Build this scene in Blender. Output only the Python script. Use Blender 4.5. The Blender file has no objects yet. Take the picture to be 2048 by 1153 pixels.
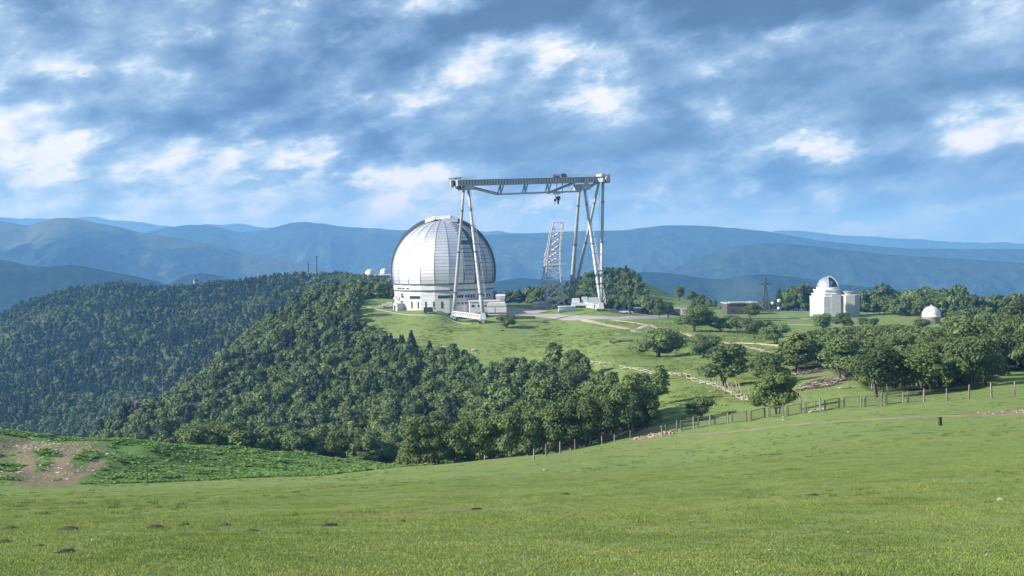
import bpy, bmesh, math, random
import numpy as np
from mathutils import Vector, Matrix, Euler
from mathutils.bvhtree import BVHTree

random.seed(7); RNG = np.random.default_rng(7)
S = bpy.context.scene
COL = S.collection
PI = math.pi

# ------------------------------------------------------------------ camera
F = 2730.0                     # focal length in pixels of the 2048 px wide photograph
PITCH = math.atan(86.5 / F)    # the horizon lies a little above the middle
ROLL = math.radians(1.0)
EYE = Vector((0, 0, 2.0))
cam_data = bpy.data.cameras.new('camera')
cam_data.sensor_width = 36.0
cam_data.lens = 36.0 * F / 2048.0
cam_data.clip_start = 0.5
cam_data.clip_end = 60000
cam = bpy.data.objects.new('camera', cam_data)
COL.objects.link(cam)
R = Euler((PI/2 - PITCH, 0, 0)).to_matrix() @ Matrix.Rotation(-ROLL, 3, 'Z')
cam.matrix_world = Matrix.Translation(EYE) @ R.to_4x4()
S.camera = cam
RT = R.transposed()

def ray(px, py):
    return R @ Vector(((px - 1024) / F, -(py - 576.5) / F, -1))
def P(px, py, D):
    d = ray(px, py)
    return EYE + d * (D / d.y)
def proj(p):
    v = RT @ (Vector(p) - EYE)
    return 1024 + F * v.x / -v.z, 576.5 - F * v.y / -v.z
RTn = np.array(RT)
def projn(X):
    v = (X - np.array(EYE)) @ RTn.T
    return 1024 + F * v[:, 0] / -v[:, 2], 576.5 - F * v[:, 1] / -v[:, 2]

# ------------------------------------------------------------------ view, sun, sky
S.view_settings.view_transform = 'Standard'
S.view_settings.look = 'None'
S.view_settings.exposure = 0.95
S.view_settings.gamma = 1
S.view_settings.use_curve_mapping = False
S.render.engine = 'CYCLES'
S.cycles.use_denoising = True
S.cycles.max_bounces = 6
S.cycles.diffuse_bounces = 3
S.cycles.glossy_bounces = 3
S.cycles.transmission_bounces = 3
S.cycles.volume_bounces = 1
S.cycles.transparent_max_bounces = 6
S.cycles.sample_clamp_indirect = 4

SUN_EL = math.radians(27)
SUN_AZ = math.radians(-104)     # measured from +Y towards +X: to the left and slightly behind the camera
sun_dir = Vector((math.sin(SUN_AZ)*math.cos(SUN_EL), math.cos(SUN_AZ)*math.cos(SUN_EL), math.sin(SUN_EL)))
sd = bpy.data.lights.new('sun', 'SUN'); sd.energy = 5.0; sd.angle = math.radians(0.5); sd.color = (1.0, 0.93, 0.83)
sun = bpy.data.objects.new('sun', sd); COL.objects.link(sun)
sun.rotation_euler = sun_dir.to_track_quat('Z', 'Y').to_euler()
sun.location = (-100, -50, 80)

class NT:
    """small helper to write node trees"""
    def __init__(s, tree): s.t = tree; s.n = tree.nodes; s.l = tree.links
    def add(s, kind, **kw):
        n = s.n.new(kind)
        for k, v in kw.items(): setattr(n, k, v)
        return n
    def put(s, sock, v):
        if hasattr(v, 'is_output') or isinstance(v, bpy.types.NodeSocket): s.l.new(v, sock)
        else: sock.default_value = v
    def math(s, op, a, b=0.0, c=None, clamp=False):
        n = s.add('ShaderNodeMath', operation=op, use_clamp=clamp)
        s.put(n.inputs[0], a); s.put(n.inputs[1], b)
        if c is not None: s.put(n.inputs[2], c)
        return n.outputs[0]
    def mix(s, f, a, b, mode='MIX'):
        n = s.add('ShaderNodeMix', data_type='RGBA', blend_type=mode)
        s.put(n.inputs[0], f); s.put(n.inputs[6], a); s.put(n.inputs[7], b)
        return n.outputs[2]
    def noise(s, vec, scale, detail=4, rough=0.55, dist=0.0, dim='3D'):
        n = s.add('ShaderNodeTexNoise', noise_dimensions=dim)
        s.put(n.inputs['Vector'], vec); n.inputs['Scale'].default_value = scale
        n.inputs['Detail'].default_value = detail; n.inputs['Roughness'].default_value = rough
        n.inputs['Distortion'].default_value = dist
        return n.outputs[0]
    def ramp(s, f, stops, interp='LINEAR'):
        n = s.add('ShaderNodeValToRGB'); r = n.color_ramp; r.interpolation = interp
        while len(r.elements) > 1: r.elements.remove(r.elements[-1])
        r.elements[0].position = stops[0][0]; r.elements[0].color = col4(stops[0][1])
        for p, c in stops[1:]:
            e = r.elements.new(p); e.color = col4(c)
        s.put(n.inputs[0], f)
        return n.outputs[0]
    def maprange(s, v, a, b, c=0.0, d=1.0, smooth=False):
        n = s.add('ShaderNodeMapRange', interpolation_type='SMOOTHSTEP' if smooth else 'LINEAR')
        s.put(n.inputs[0], v)
        for i, q in enumerate((a, b, c, d)): n.inputs[i+1].default_value = q
        return n.outputs[0]
def col4(c):
    if isinstance(c, (int, float)): return (c, c, c, 1)
    return tuple(c) + (1,) if len(c) == 3 else tuple(c)
def srgb(r, g, b):
    f = lambda u: (u/255/12.92 if u/255 <= .04045 else ((u/255+.055)/1.055)**2.4)
    return (f(r), f(g), f(b))

W = bpy.data.worlds.new('World'); S.world = W; W.use_nodes = True
w = NT(W.node_tree); w.n.clear()
sky = w.add('ShaderNodeTexSky', sky_type='NISHITA')
sky.sun_disc = False; sky.sun_elevation = SUN_EL; sky.sun_rotation = SUN_AZ
sky.altitude = 2000; sky.air_density = 1.0; sky.dust_density = 1.0
SKY_FINE, SKY_MID = 0.55, 0.4
tc = w.add('ShaderNodeTexCoord')
sep = w.add('ShaderNodeSeparateXYZ'); w.l.new(tc.outputs['Generated'], sep.inputs[0])
az = w.math('ARCTAN2', sep.outputs[0], sep.outputs[1])
el = w.math('ARCSINE', sep.outputs[2])
cmb = w.add('ShaderNodeCombineXYZ')
# clouds live on a stretched (azimuth, elevation) sheet; rows get flatter towards the horizon
w.l.new(az, cmb.inputs[0]); w.put(cmb.inputs[1], w.math('MULTIPLY', w.math('POWER', w.math('MAXIMUM', w.math('ADD', el, 0.05), 0.0), 0.8), 1.15))
rot = w.add('ShaderNodeVectorRotate', rotation_type='Z_AXIS'); w.l.new(cmb.outputs[0], rot.inputs[0]); rot.inputs['Angle'].default_value = math.radians(-17)
stretch = w.add('ShaderNodeVectorMath', operation='MULTIPLY'); w.l.new(rot.outputs[0], stretch.inputs[0]); stretch.inputs[1].default_value = (0.66, 1.0, 1)
cv = stretch.outputs[0]
n_w1 = w.noise(cv, 9, 9, 0.6); 
off = w.add('ShaderNodeVectorMath', operation='ADD'); w.l.new(cv, off.inputs[0]); off.inputs[1].default_value = (3.3, 7.1, 2)
n_w2 = w.noise(off.outputs[0], 9, 9, 0.6)
azw = w.math('MULTIPLY_ADD', w.math('SUBTRACT', n_w1, 0.5), 0.12, az)
elw = w.math('MULTIPLY_ADD', w.math('SUBTRACT', n_w2, 0.5), 0.055, el)
SKYMAP = [
 [.35,.25,.45,.45,.6,.45,.4,.45,.85,.65,.15,.12,.2,.15,.1,.1,.08,.05,.02,.08,.1],
 [.7,.3,.5,.6,.45,.4,.4,.4,.3,.2,.1,.1,.2,.5,.15,.1,.05,.1,.15,.45,.7],
 [.35,.6,.5,.4,.3,.25,.3,.25,.15,.7,.75,.7,.5,.4,.45,.5,.45,.4,.3,.5,.6],
 [.55,.95,.5,.85,.25,.2,.35,.4,.4,.9,.6,.5,.6,.5,.7,.4,.45,.4,.35,.3,.4],
 [.5,.35,.4,.5,.35,.2,.25,.55,.75,.5,.5,.65,.95,.3,.3,.3,.3,.35,.3,.15,.15],
 [.9,.8,.25,.25,.2,.45,.25,.35,.5,.3,.35,.35,.6,.2,.75,.3,.4,.3,.3,.55,.6],
 [.75,.85,.65,.7,.85,.85,.65,.2,.45,.2,.2,.15,.15,.15,.35,.45,.8,.5,.6,.9,.8],
 [.65,.85,.65,.8,.9,.65,.7,.85,.9,.85,.3,.4,.4,.5,.4,.3,.45,.3,.45,.5,.45],
 [.78,.76,.7,.7,.8,.78,.74,.78,.72,.68,.62,.6,.58,.6,.56,.55,.55,.52,.5,.5,.5],
 [.84,.84,.84,.82,.82,.82,.82,.8,.8,.78,.78,.78,.76,.75,.75,.74,.72,.7,.7,.68,.68]]
AZ0, AZ1 = -0.358, 0.358
def el_of(py): return math.asin(ray(1024, py).normalized().z)
u = w.math('DIVIDE', w.math('SUBTRACT', azw, AZ0), AZ1 - AZ0)
u = w.math('PINGPONG', u, 1.0)
cur = None
for i, row in enumerate(SKYMAP):
    r = w.ramp(u, [(k/20, v) for k, v in enumerate(row)], 'EASE' if False else 'B_SPLINE' if False else 'LINEAR')
    if cur is None: cur = r
    else:
        e0, e1 = el_of((i-1)*50), el_of(i*50)
        cur = w.mix(w.maprange(elw, e0, e1, 0, 1, True), cur, r)
# above the frame: the same broken deck goes on
hi = w.maprange(el, 0.19, 0.32, 0, 1, True)
deck = w.maprange(w.noise(cv, 3.0, 3, 0.5), 0.3, 0.7, 0.15, 0.75)
cur = w.mix(hi, cur, deck)
sepc = w.add('ShaderNodeSeparateColor'); w.l.new(cur, sepc.inputs[0]); base = w.math('MULTIPLY_ADD', w.math('SUBTRACT', sepc.outputs[0], 0.45), 1.35, 0.43)
fine = w.noise(cv, 34, 12, 0.70, 0.0)
mid = w.noise(cv, 12, 10, 0.6, 0.0)
amp = w.maprange(el, 0.0, 0.05, 0.35, 1.0)
v = w.math('MULTIPLY_ADD', w.math('MULTIPLY', w.math('SUBTRACT', fine, 0.5), amp), SKY_FINE, base)
v = w.math('MULTIPLY_ADD', w.math('MULTIPLY', w.math('SUBTRACT', mid, 0.5), amp), SKY_MID, v)
# billows catch the light on their upper left side
o2 = w.add('ShaderNodeVectorMath', operation='ADD'); w.l.new(cv, o2.inputs[0]); o2.inputs[1].default_value = (-0.012, 0.012, 0)
mid2 = w.noise(o2.outputs[0], 12, 10, 0.6, 0.0); 
v = w.math('MULTIPLY_ADD', w.math('MULTIPLY', w.math('SUBTRACT', mid, mid2), amp), 1.3, v)
# cauliflower tops: round cells at several sizes, their light side turned to the sun
wv = w.add('ShaderNodeVectorMath', operation='MULTIPLY_ADD'); w.l.new(n_w1, wv.inputs[0]); wv.inputs[1].default_value = (0.10, 0.06, 0); w.l.new(cv, wv.inputs[2])
def puff(shift):
    p = w.add('ShaderNodeVectorMath', operation='ADD'); w.l.new(wv.outputs[0], p.inputs[0]); p.inputs[1].default_value = shift
    vo = w.add('ShaderNodeTexVoronoi', feature='F1'); w.l.new(p.outputs[0], vo.inputs['Vector']); vo.inputs['Scale'].default_value = 14; vo.inputs['Detail'].default_value = 4; vo.inputs['Roughness'].default_value = 0.55
    vo.normalize = True
    return vo.outputs['Distance']
pa, pb = puff((0, 0, 0)), puff((-0.007, 0.008, 0))
lit = w.math('MULTIPLY', w.maprange(base, 0.15, 0.65, 0.25, 1.0), amp)
v = w.math('MULTIPLY_ADD', w.math('MULTIPLY', w.math('SUBTRACT', pb, pa), lit), 1.6, v)
v = w.math('MULTIPLY_ADD', w.math('MULTIPLY', w.math('SUBTRACT', 0.42, pa), lit), 0.45, v)
# banks of cloud in layers: a crisp lit rim on the sunny edge, a greyer body behind it
side = w.maprange(w.math('SUBTRACT', mid, mid2), -0.05, 0.06, 0.0, 1.0)
for sc_, sh_, wt in ((4.5, (1.7, 4.2, 1), 0.27), (9.0, (6.1, 0.4, 5), 0.20), (21.0, (2.9, 8.8, 9), 0.12)):
    oo_ = w.add('ShaderNodeVectorMath', operation='ADD'); w.l.new(cv, oo_.inputs[0]); oo_.inputs[1].default_value = sh_
    nn = w.noise(oo_.outputs[0], sc_, 14, 0.60)
    rim = w.ramp(nn, [(0.0, 0.0), (0.495, 0.0), (0.502, 1.0), (0.53, 0.6), (0.60, 0.12), (0.7, 0.0)])
    body = w.ramp(nn, [(0.495, 0.0), (0.503, 0.2), (0.62, 1.0)])
    rs_ = w.math('MULTIPLY', w.math('MULTIPLY', rim, side), w.maprange(base, 0.1, 0.6, 0.35, 1.0))
    v = w.math('MULTIPLY_ADD', w.math('MULTIPLY', rs_, amp), wt, v)
    v = w.math('MULTIPLY_ADD', w.math('MULTIPLY', body, amp), -wt*0.55, v)
v = w.math('MULTIPLY_ADD', v, 0.80, 0.085)
K = 1/0.1/1.58
def kk(r, g, b, m=1.0): 
    c = srgb(r, g, b); return tuple(x*K*m for x in c)
cloud = w.ramp(v, [(0.0, kk(82,110,146)), (0.2, kk(99,130,168)), (0.42, kk(128,156,191)), (0.60, kk(153,178,205)), (0.72, kk(182,201,222)), (0.84, kk(210,218,230)), (1.0, kk(240,236,238))])
# thin places let the clear sky through, mostly on the left
gap = w.maprange(w.noise(off.outputs[0], 5, 5, 0.5), 0.5, 0.72, 0, 0.12)
cl = w.mix(gap, cloud, sky.outputs[0])
bg = w.add('ShaderNodeBackground'); w.l.new(cl, bg.inputs[0]); bg.inputs[1].default_value = 0.1
wo = w.add('ShaderNodeOutputWorld'); w.l.new(bg.outputs[0], wo.inputs[0])
W.cycles.sampling_method = 'MANUAL'; W.cycles.sample_map_resolution = 512

# ------------------------------------------------------------------ object helpers
def link(name, me, mat=None, parent=None):
    o = bpy.data.objects.new(name, me); COL.objects.link(o)
    if mat is not None:
        if isinstance(mat, (list, tuple)):
            for m in mat: me.materials.append(m)
        elif me is not None and len(me.materials) == 0: me.materials.append(mat)
    if parent: o.parent = parent
    return o
def tag(o, label=None, cat=None, group=None, kind=None):
    if label: o['label'] = label
    if cat: o['category'] = cat
    if group: o['group'] = group
    if kind: o['kind'] = kind
    return o
def thing(name, loc, label, cat, group=None, rz=0.0):
    o = bpy.data.objects.new(name, None); COL.objects.link(o)
    o.location = loc; o.rotation_euler = (0, 0, rz); o.empty_display_size = 0.5
    return tag(o, label, cat, group)
def copy_tree(o, parent=None):
    c = o.copy(); COL.objects.link(c); c.parent = parent
    for ch in o.children: copy_tree(ch, c)
    return c

class MB:
    """collects boxes, tubes and lathes into one mesh"""
    def __init__(s): s.v = []; s.f = []; s.m = []
    def quad(s, pts, mi=0):
        b = len(s.v); s.v += [tuple(p) for p in pts]; s.f.append(tuple(range(b, b+len(pts)))); s.m.append(mi)
    def box(s, c, size, rz=0.0, mi=0, taper=1.0):
        x, y, z = [q/2 for q in size]; b = len(s.v)
        cs, sn = math.cos(rz), math.sin(rz)
        for dz in (-1, 1):
            t = taper if dz > 0 else 1.0
            for dx, dy in ((-1,-1),(1,-1),(1,1),(-1,1)):
                X, Y = dx*x*t, dy*y*t
                s.v.append((c[0]+X*cs-Y*sn, c[1]+X*sn+Y*cs, c[2]+dz*z))
        for f in ((0,3,2,1),(4,5,6,7),(0,1,5,4),(1,2,6,5),(2,3,7,6),(3,0,4,7)):
            s.f.append(tuple(b+i for i in f)); s.m.append(mi)
    def tube(s, a, b, r0, r1=None, n=8, mi=0, sq=False):
        a, b = Vector(a), Vector(b); r1 = r0 if r1 is None else r1
        d = (b-a).normalized(); up = Vector((0,0,1)) if abs(d.z) < .95 else Vector((0,1,0))
        x = d.cross(up).normalized(); y = x.cross(d)
        if sq: n = 4
        k = len(s.v)
        for p, r in ((a, r0), (b, r1)):
            for i in range(n):
                t = 2*PI*(i+(.5 if sq else 0))/n
                s.v.append(tuple(p + (x*math.cos(t)+y*math.sin(t))*r*(1.414 if sq else 1)))
        for i in range(n):
            j = (i+1) % n
            s.f.append((k+i, k+j, k+n+j, k+n+i)); s.m.append(mi)
        s.f.append(tuple(k+i for i in reversed(range(n)))); s.m.append(mi)
        s.f.append(tuple(k+n+i for i in range(n))); s.m.append(mi)
    def path(s, pts, rs, n=6, mi=0):
        pts = [Vector(p) for p in pts]; k = len(s.v)
        for i, p in enumerate(pts):
            d = (pts[min(i+1, len(pts)-1)] - pts[max(i-1, 0)]).normalized()
            up = Vector((0,0,1)) if abs(d.z) < .9 else Vector((0,1,0))
            x = d.cross(up).normalized(); y = x.cross(d)
            for q in range(n):
                t = 2*PI*q/n; s.v.append(tuple(p + (x*math.cos(t)+y*math.sin(t))*rs[i]))
        for i in range(len(pts)-1):
            for q in range(n):
                j = (q+1) % n
                s.f.append((k+i*n+q, k+i*n+j, k+(i+1)*n+j, k+(i+1)*n+q)); s.m.append(mi)
        s.f.append(tuple(k+i for i in reversed(range(n)))); s.m.append(mi)
        s.f.append(tuple(k+(len(pts)-1)*n+i for i in range(n))); s.m.append(mi)
    def lathe(s, prof, c=(0,0,0), n=32, a0=0.0, a1=2*PI, mi=0):
        k = len(s.v); full = abs(a1-a0-2*PI) < 1e-6; m = n if full else n+1
        for r, z in prof:
            for i in range(m):
                t = a0+(a1-a0)*i/n
                s.v.append((c[0]+r*math.cos(t), c[1]+r*math.sin(t), c[2]+z))
        for j in range(len(prof)-1):
            for i in range(n):
                q = (i+1) % m
                s.f.append((k+j*m+i, k+j*m+q, k+(j+1)*m+q, k+(j+1)*m+i)); s.m.append(mi)
    def prism(s, poly, z0, z1, mi=0):
        k = len(s.v); n = len(poly)
        for z in (z0, z1):
            for p in poly: s.v.append((p[0], p[1], z))
        s.f.append(tuple(k+i for i in reversed(range(n)))); s.m.append(mi)
        s.f.append(tuple(k+n+i for i in range(n))); s.m.append(mi)
        for i in range(n):
            j = (i+1) % n; s.f.append((k+i, k+j, k+n+j, k+n+i)); s.m.append(mi)
    def mesh(s, name, smooth=False):
        me = bpy.data.meshes.new(name); me.from_pydata(s.v, [], s.f)
        me.polygons.foreach_set('material_index', s.m)
        if smooth: me.polygons.foreach_set('use_smooth', [True]*len(s.f))
        me.update(); return me
    def build(s, name, mat, parent=None, smooth=False):
        return link(name, s.mesh(name, smooth), mat, parent)

def meshnp(name, V, Fq, smooth=True):
    """mesh from numpy arrays of vertices and quads / triangles"""
    me = bpy.data.meshes.new(name); n = Fq.shape[1]
    me.vertices.add(len(V)); me.vertices.foreach_set('co', np.ascontiguousarray(V, dtype=np.float32).ravel())
    me.loops.add(Fq.size); me.loops.foreach_set('vertex_index', np.ascontiguousarray(Fq, dtype=np.int32).ravel())
    me.polygons.add(len(Fq)); me.polygons.foreach_set('loop_start', np.arange(0, Fq.size, n, dtype=np.int32))
    me.polygons.foreach_set('use_smooth', np.full(len(Fq), smooth))
    me.update(calc_edges=True); me.validate(); return me

def material(name, rough=0.8, metal=0.0, spec=0.3):
    m = bpy.data.materials.new(name); m.use_nodes = True
    t = NT(m.node_tree); bs = t.n['Principled BSDF']
    bs.inputs['Roughness'].default_value = rough; bs.inputs['Metallic'].default_value = metal
    bs.inputs['Specular IOR Level'].default_value = spec
    return m, t, bs
def simple(name, c, rough=0.7, metal=0.0, var=0.12, scale=1.5, dirt=None, spec=0.3, bump=0.0):
    """painted or bare surface with grain, uneven tone and some weathering"""
    m, t, bs = material(name, rough, metal, spec)
    g = t.add('ShaderNodeNewGeometry'); pos = g.outputs['Position']
    n1 = t.noise(pos, scale, 5, 0.6)
    c1 = tuple(x*(1-var) for x in c); c2 = tuple(min(1, x*(1+var)) for x in c)
    col = t.ramp(n1, [(0.3, c1), (0.7, c2)])
    if dirt:
        st = t.add('ShaderNodeMapping'); t.l.new(pos, st.inputs[0]); st.inputs['Scale'].default_value = (1.6, 1.6, 0.22)
        n2 = t.noise(st.outputs[0], scale*1.5, 6, 0.65)
        col = t.mix(t.maprange(n2, 0.48, 0.75, 0, 0.65), col, col4(dirt))
    t.l.new(col, bs.inputs['Base Color'])
    t.put(bs.inputs['Roughness'], t.maprange(n1, 0.2, 0.8, max(0.05, rough-.12), min(1, rough+.12)))
    if bump:
        b = t.add('ShaderNodeBump'); b.inputs['Strength'].default_value = 0.5; b.inputs['Distance'].default_value = bump
        t.l.new(t.noise(pos, scale*8, 4, 0.6), b.inputs['Height']); t.l.new(b.outputs[0], bs.inputs['Normal'])
    return m

# ------------------------------------------------------------------ numpy noise
_perm = RNG.random((256, 256))
def vnoise(x, y):
    xi, yi = np.floor(x).astype(int), np.floor(y).astype(int)
    fx, fy = x-xi, y-yi; fx = fx*fx*(3-2*fx); fy = fy*fy*(3-2*fy)
    g = lambda a, b: _perm[a & 255, b & 255]
    return (g(xi, yi)*(1-fx)*(1-fy)+g(xi+1, yi)*fx*(1-fy)+g(xi, yi+1)*(1-fx)*fy+g(xi+1, yi+1)*fx*fy)*2-1
def fbm(x, y, oct=4, g=0.5):
    r = 0; a = 1.0
    for k in range(oct):
        r = r + a*vnoise(x*2**k+17.3*k, y*2**k+9.1*k); a *= g
    return r

# ------------------------------------------------------------------ terrain of the ridge (0 .. 2.6 km)
CP = [ # (px, py, distance) of ground points seen in the photograph
 (0,1153,20),(512,1153,20),(1024,1153,20),(1536,1153,20),(2048,1153,20),
 (0,1040,47),(1024,1030,43),(2048,1000,38),
 (0,978,150),(150,974,158),(300,968,165),(500,955,185),(700,943,205),(800,938,215),(900,931,214),(1000,924,212),
 (1080,912,208),(1180,893,203),(1280,878,200),(1350,868,197),(1500,845,190),(1600,830,187),(1700,816,184),(1800,808,182),(1900,800,178),(2040,795,172),
 (0,1005,88),(500,990,90),(1024,962,95),(1500,925,90),(2048,905,80),(1300,935,120),(1800,860,125),
 (-500,985,140),(2500,800,165),(-500,1153,20),(2500,1153,20),
 # left knoll beyond the gully
 (0,905,225),(200,905,230),(400,920,235),(600,930,240),(0,864,252),(200,878,256),(400,892,260),(600,912,263),(740,930,262),(-500,850,250),
 (0,945,190),(300,950,200),(100,925,212),
 # ground beyond the fence on the right
 (1100,918,235),(1200,880,240),(1300,860,225),(1330,812,262),(1405,838,232),(1560,822,212),(1450,780,290),
 (1760,788,215),(1900,780,215),(2040,760,215),(2500,760,230),
 (1650,762,270),(1700,745,290),(1830,730,300),(2000,720,300),
 # slope of the big wood
 (1000,935,285),(900,945,300),(800,950,320),(700,952,345),(600,950,370),(450,940,410),(300,925,450),(210,900,480),
 (1000,860,335),(900,850,365),(800,870,385),(650,870,420),(500,850,480),(400,830,520),(300,850,530),
 (1100,840,310),(1200,800,320),(1150,760,370),(1000,770,420),(850,780,440),(700,780,480),(550,760,550),(450,740,590),
 (1000,730,450),(900,725,465),(800,700,500),(700,690,535),(600,670,600),(520,680,620),
 # plateau with the telescope
 (888,622,580),(790,618,590),(720,616,590),(968,648,541),(908,640,576),(1141,610,623),(1203,624,560),(888,609,625),(1000,615,610),
 (800,650,555),(900,665,525),(1000,675,505),(1130,680,490),(1100,650,540),(1200,700,430),(1240,682,450),(1000,700,480),
 (1180,728,375),(1260,740,352),(1340,750,330),(1420,770,300),(1500,800,255),
 (1300,632,590),(1400,650,520),(1330,660,500),(1500,690,430),(1540,708,390),(1330,712,400),(1450,700,400),
 (1450,632,640),(1540,630,660),(1665,633,640),(1700,640,600),(1600,640,590),(1863,648,560),(1800,640,590),(1950,640,560),(2048,650,520),
 (1700,665,480),(1850,680,420),(2000,680,400),(2500,690,430),(1600,680,440),(690,645,575),(640,650,590),
 (1050,608,680),(1650,628,760),(1800,630,740),(1950,640,730),(2500,640,700),
 # spur going back to the far wooded hill
 (620,625,640),(700,608,680),(760,600,720),(740,571,1180),(690,560,1280),(740,580,950),(775,572,1100),
 (600,566,1380),(660,566,1300),(520,570,1380),(390,580,1400),(330,588,1400),(250,580,1420),(200,585,1420),(100,611,1420),(0,648,1400),(-400,760,1350),(-800,870,1300),
 (660,620,880),(600,650,950),(500,640,1080),(400,650,1130),(200,660,1200),(0,720,1180),(550,700,880),(400,740,980),(200,780,1000),(0,830,950),(250,860,860),(100,880,850),(400,820,850),
 (-400,860,980),
 # hill behind the crane
 (1215,566,860),(1150,592,840),(1090,606,800),(1262,566,865),(1290,572,860),(1340,589,850),(1400,606,840),(1450,616,830),(1200,600,760),(1300,612,740),(1380,622,720),(1130,606,740),
]
EXTRA = [ # x, y, z of ground that is out of sight
 (0,0,0),(-20,0,.4),(20,0,.4),(0,-60,7),(40,-60,9),(-40,-60,7),(-120,30,-4),(120,30,4),
 (-130,430,-95),(-180,520,-95),(-215,600,-105),(-230,500,-110),(-350,650,-130),(-160,330,-70),(-90,330,-72),(-300,350,-90),
 (-170,760,-95),(20,900,-110),
 (-400,1750,-150),(-200,1750,-140),(0,1500,-160),(-650,1700,-300),(100,1200,-160),(300,1150,-170),(150,1500,-300),(500,1000,-170),(450,800,-90),(700,1100,-260),(800,700,-120),
 (-600,2200,-420),(0,2200,-420),(600,2200,-450),(-1000,1500,-400),(1200,1600,-420),(-1200,2600,-480),(0,2600,-480),(1400,2600,-480),(-900,900,-300),(1500,1000,-350),
 (-400,200,-60),(300,200,-5),(600,400,-20)]
CT = [tuple(P(*c)) for c in CP] + EXTRA
CT = np.array(CT)
XS, YS = CT[:, 0], CT[:, 1]
def uk(r2): return np.where(r2 > 0, r2*np.log(np.maximum(r2, 1e-12)), 0.0)
# a log-like map of distance so that near and far carry equal weight
def wmap(x, y):
    q = y + 120.0
    return x/q*3.0, np.log(np.maximum(q, 5)/120.0)
a_, b_ = wmap(XS, YS)
N = len(CT)
Kmat = uk((a_[:, None]-a_[None])**2+(b_[:, None]-b_[None])**2) + np.eye(N)*2e-4
zt = CT[:, 2]
# interpolate the height as the view slope (z / q), which is what the eye sees
q_ = YS+120.0
A = np.zeros((N+3, N+3)); A[:N, :N] = Kmat; A[:N, N] = 1; A[:N, N+1] = a_; A[:N, N+2] = b_; A[N:, :N] = A[:N, N:].T
rhs = np.zeros(N+3); rhs[:N] = zt/q_
SOL = np.linalg.solve(A, rhs)
def base_z(x, y):
    x = np.asarray(x, float); y = np.asarray(y, float); sh = x.shape
    a, b = wmap(x.ravel(), y.ravel()); out = np.empty(a.shape)
    for i in range(0, len(a), 20000):
        s = slice(i, i+20000)
        out[s] = uk((a[s, None]-a_[None])**2+(b[s, None]-b_[None])**2) @ SOL[:N] + SOL[N]+SOL[N+1]*a[s]+SOL[N+2]*b[s]
    z = out*(y.ravel()+120.0)
    return z.reshape(sh)

ys = list(np.arange(-60, 0, 4.0)); yy = 0.0
while yy < 2600: ys.append(yy); yy += max(0.42, 0.0115*yy)
YR = np.array(ys); NU = 430
UR = np.linspace(-0.66, 0.66, NU)
GX = UR[None, :]*(YR[:, None]+100.0); GY = np.repeat(YR[:, None], NU, 1)
GZ = base_z(GX, GY)
near = np.clip(1-GY/260, 0, 1)
lump = np.clip((GY-178)/10, 0, 1)*np.clip((275-GY)/12, 0, 1)*np.clip((-18-GX)/8, 0, 1)
flat = np.clip((GY-500)/40, 0, 1)*np.clip((690-GY)/40, 0, 1)*(GX > -65)
GZ = GZ + near*(0.035*fbm(GX/1.3, GY/1.3, 3)+0.10*fbm(GX/7, GY/7, 3)) + (1-near)*(1-.8*flat)*(0.5*fbm(GX/22, GY/22, 4)) + lump*(0.28*fbm(GX/3.5, GY/5, 3)+0.45*fbm(GX/11, GY/14, 3)) + np.clip((GY-700)/300, 0, 1)*1.6*fbm(GX/110, GY/110, 4)
def ground(x, y):
    i = np.clip(np.searchsorted(YR, y)-1, 0, len(YR)-2); t = (y-YR[i])/(YR[i+1]-YR[i])
    uu = np.asarray(x)/(np.asarray(y)+100.0); fu = np.clip((uu-UR[0])/(UR[1]-UR[0]), 0, NU-1.001); j = fu.astype(int) if hasattr(fu, 'astype') else int(fu); s = fu-j
    return (GZ[i, j]*(1-t)*(1-s)+GZ[i+1, j]*t*(1-s)+GZ[i, j+1]*(1-t)*s+GZ[i+1, j+1]*t*s)
def gz(x, y): return float(ground(np.array([x]), np.array([y]))[0])
_hD = np.concatenate([np.arange(8, 300, 0.5), np.arange(300, 1600, 1.5)])
def hit(px, py, dmin=8.0):
    """first ground point seen at a pixel of the photograph"""
    d = ray(px, py); D = _hD[_hD >= dmin]
    X = D*d.x/d.y; Z = EYE.z+D*d.z/d.y
    g = ground(X, D); k = np.nonzero(g > Z)[0]
    if len(k) == 0: k = [int(np.argmin(Z-g))]
    i = k[0]
    return Vector((X[i], D[i], g[i]))
def in_poly(px, py, poly):
    c = np.zeros(len(px), bool); n = len(poly)
    for i in range(n):
        x0, y0 = poly[i]; x1, y1 = poly[(i+1) % n]
        if y0 == y1: continue
        t = ((y0 > py) != (y1 > py)) & (px < (x1-x0)*(py-y0)/(y1-y0)+x0)
        c ^= t
    return c
def seg_dist(X, Y, pts):
    d = np.full(X.shape, 1e9)
    for (x0, y0), (x1, y1) in zip(pts[:-1], pts[1:]):
        dx, dy = x1-x0, y1-y0; L = dx*dx+dy*dy+1e-9
        t = np.clip(((X-x0)*dx+(Y-y0)*dy)/L, 0, 1)
        d = np.minimum(d, np.hypot(X-x0-t*dx, Y-y0-t*dy))
    return d
# ------------------------------------------------------------------ ground materials
def pl(pts, D=None):
    return [(h.x, h.y) for h in (hit(*p) for p in pts)]
def noise_w(x, y, s): return fbm(x/s, y/s, 3)

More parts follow.
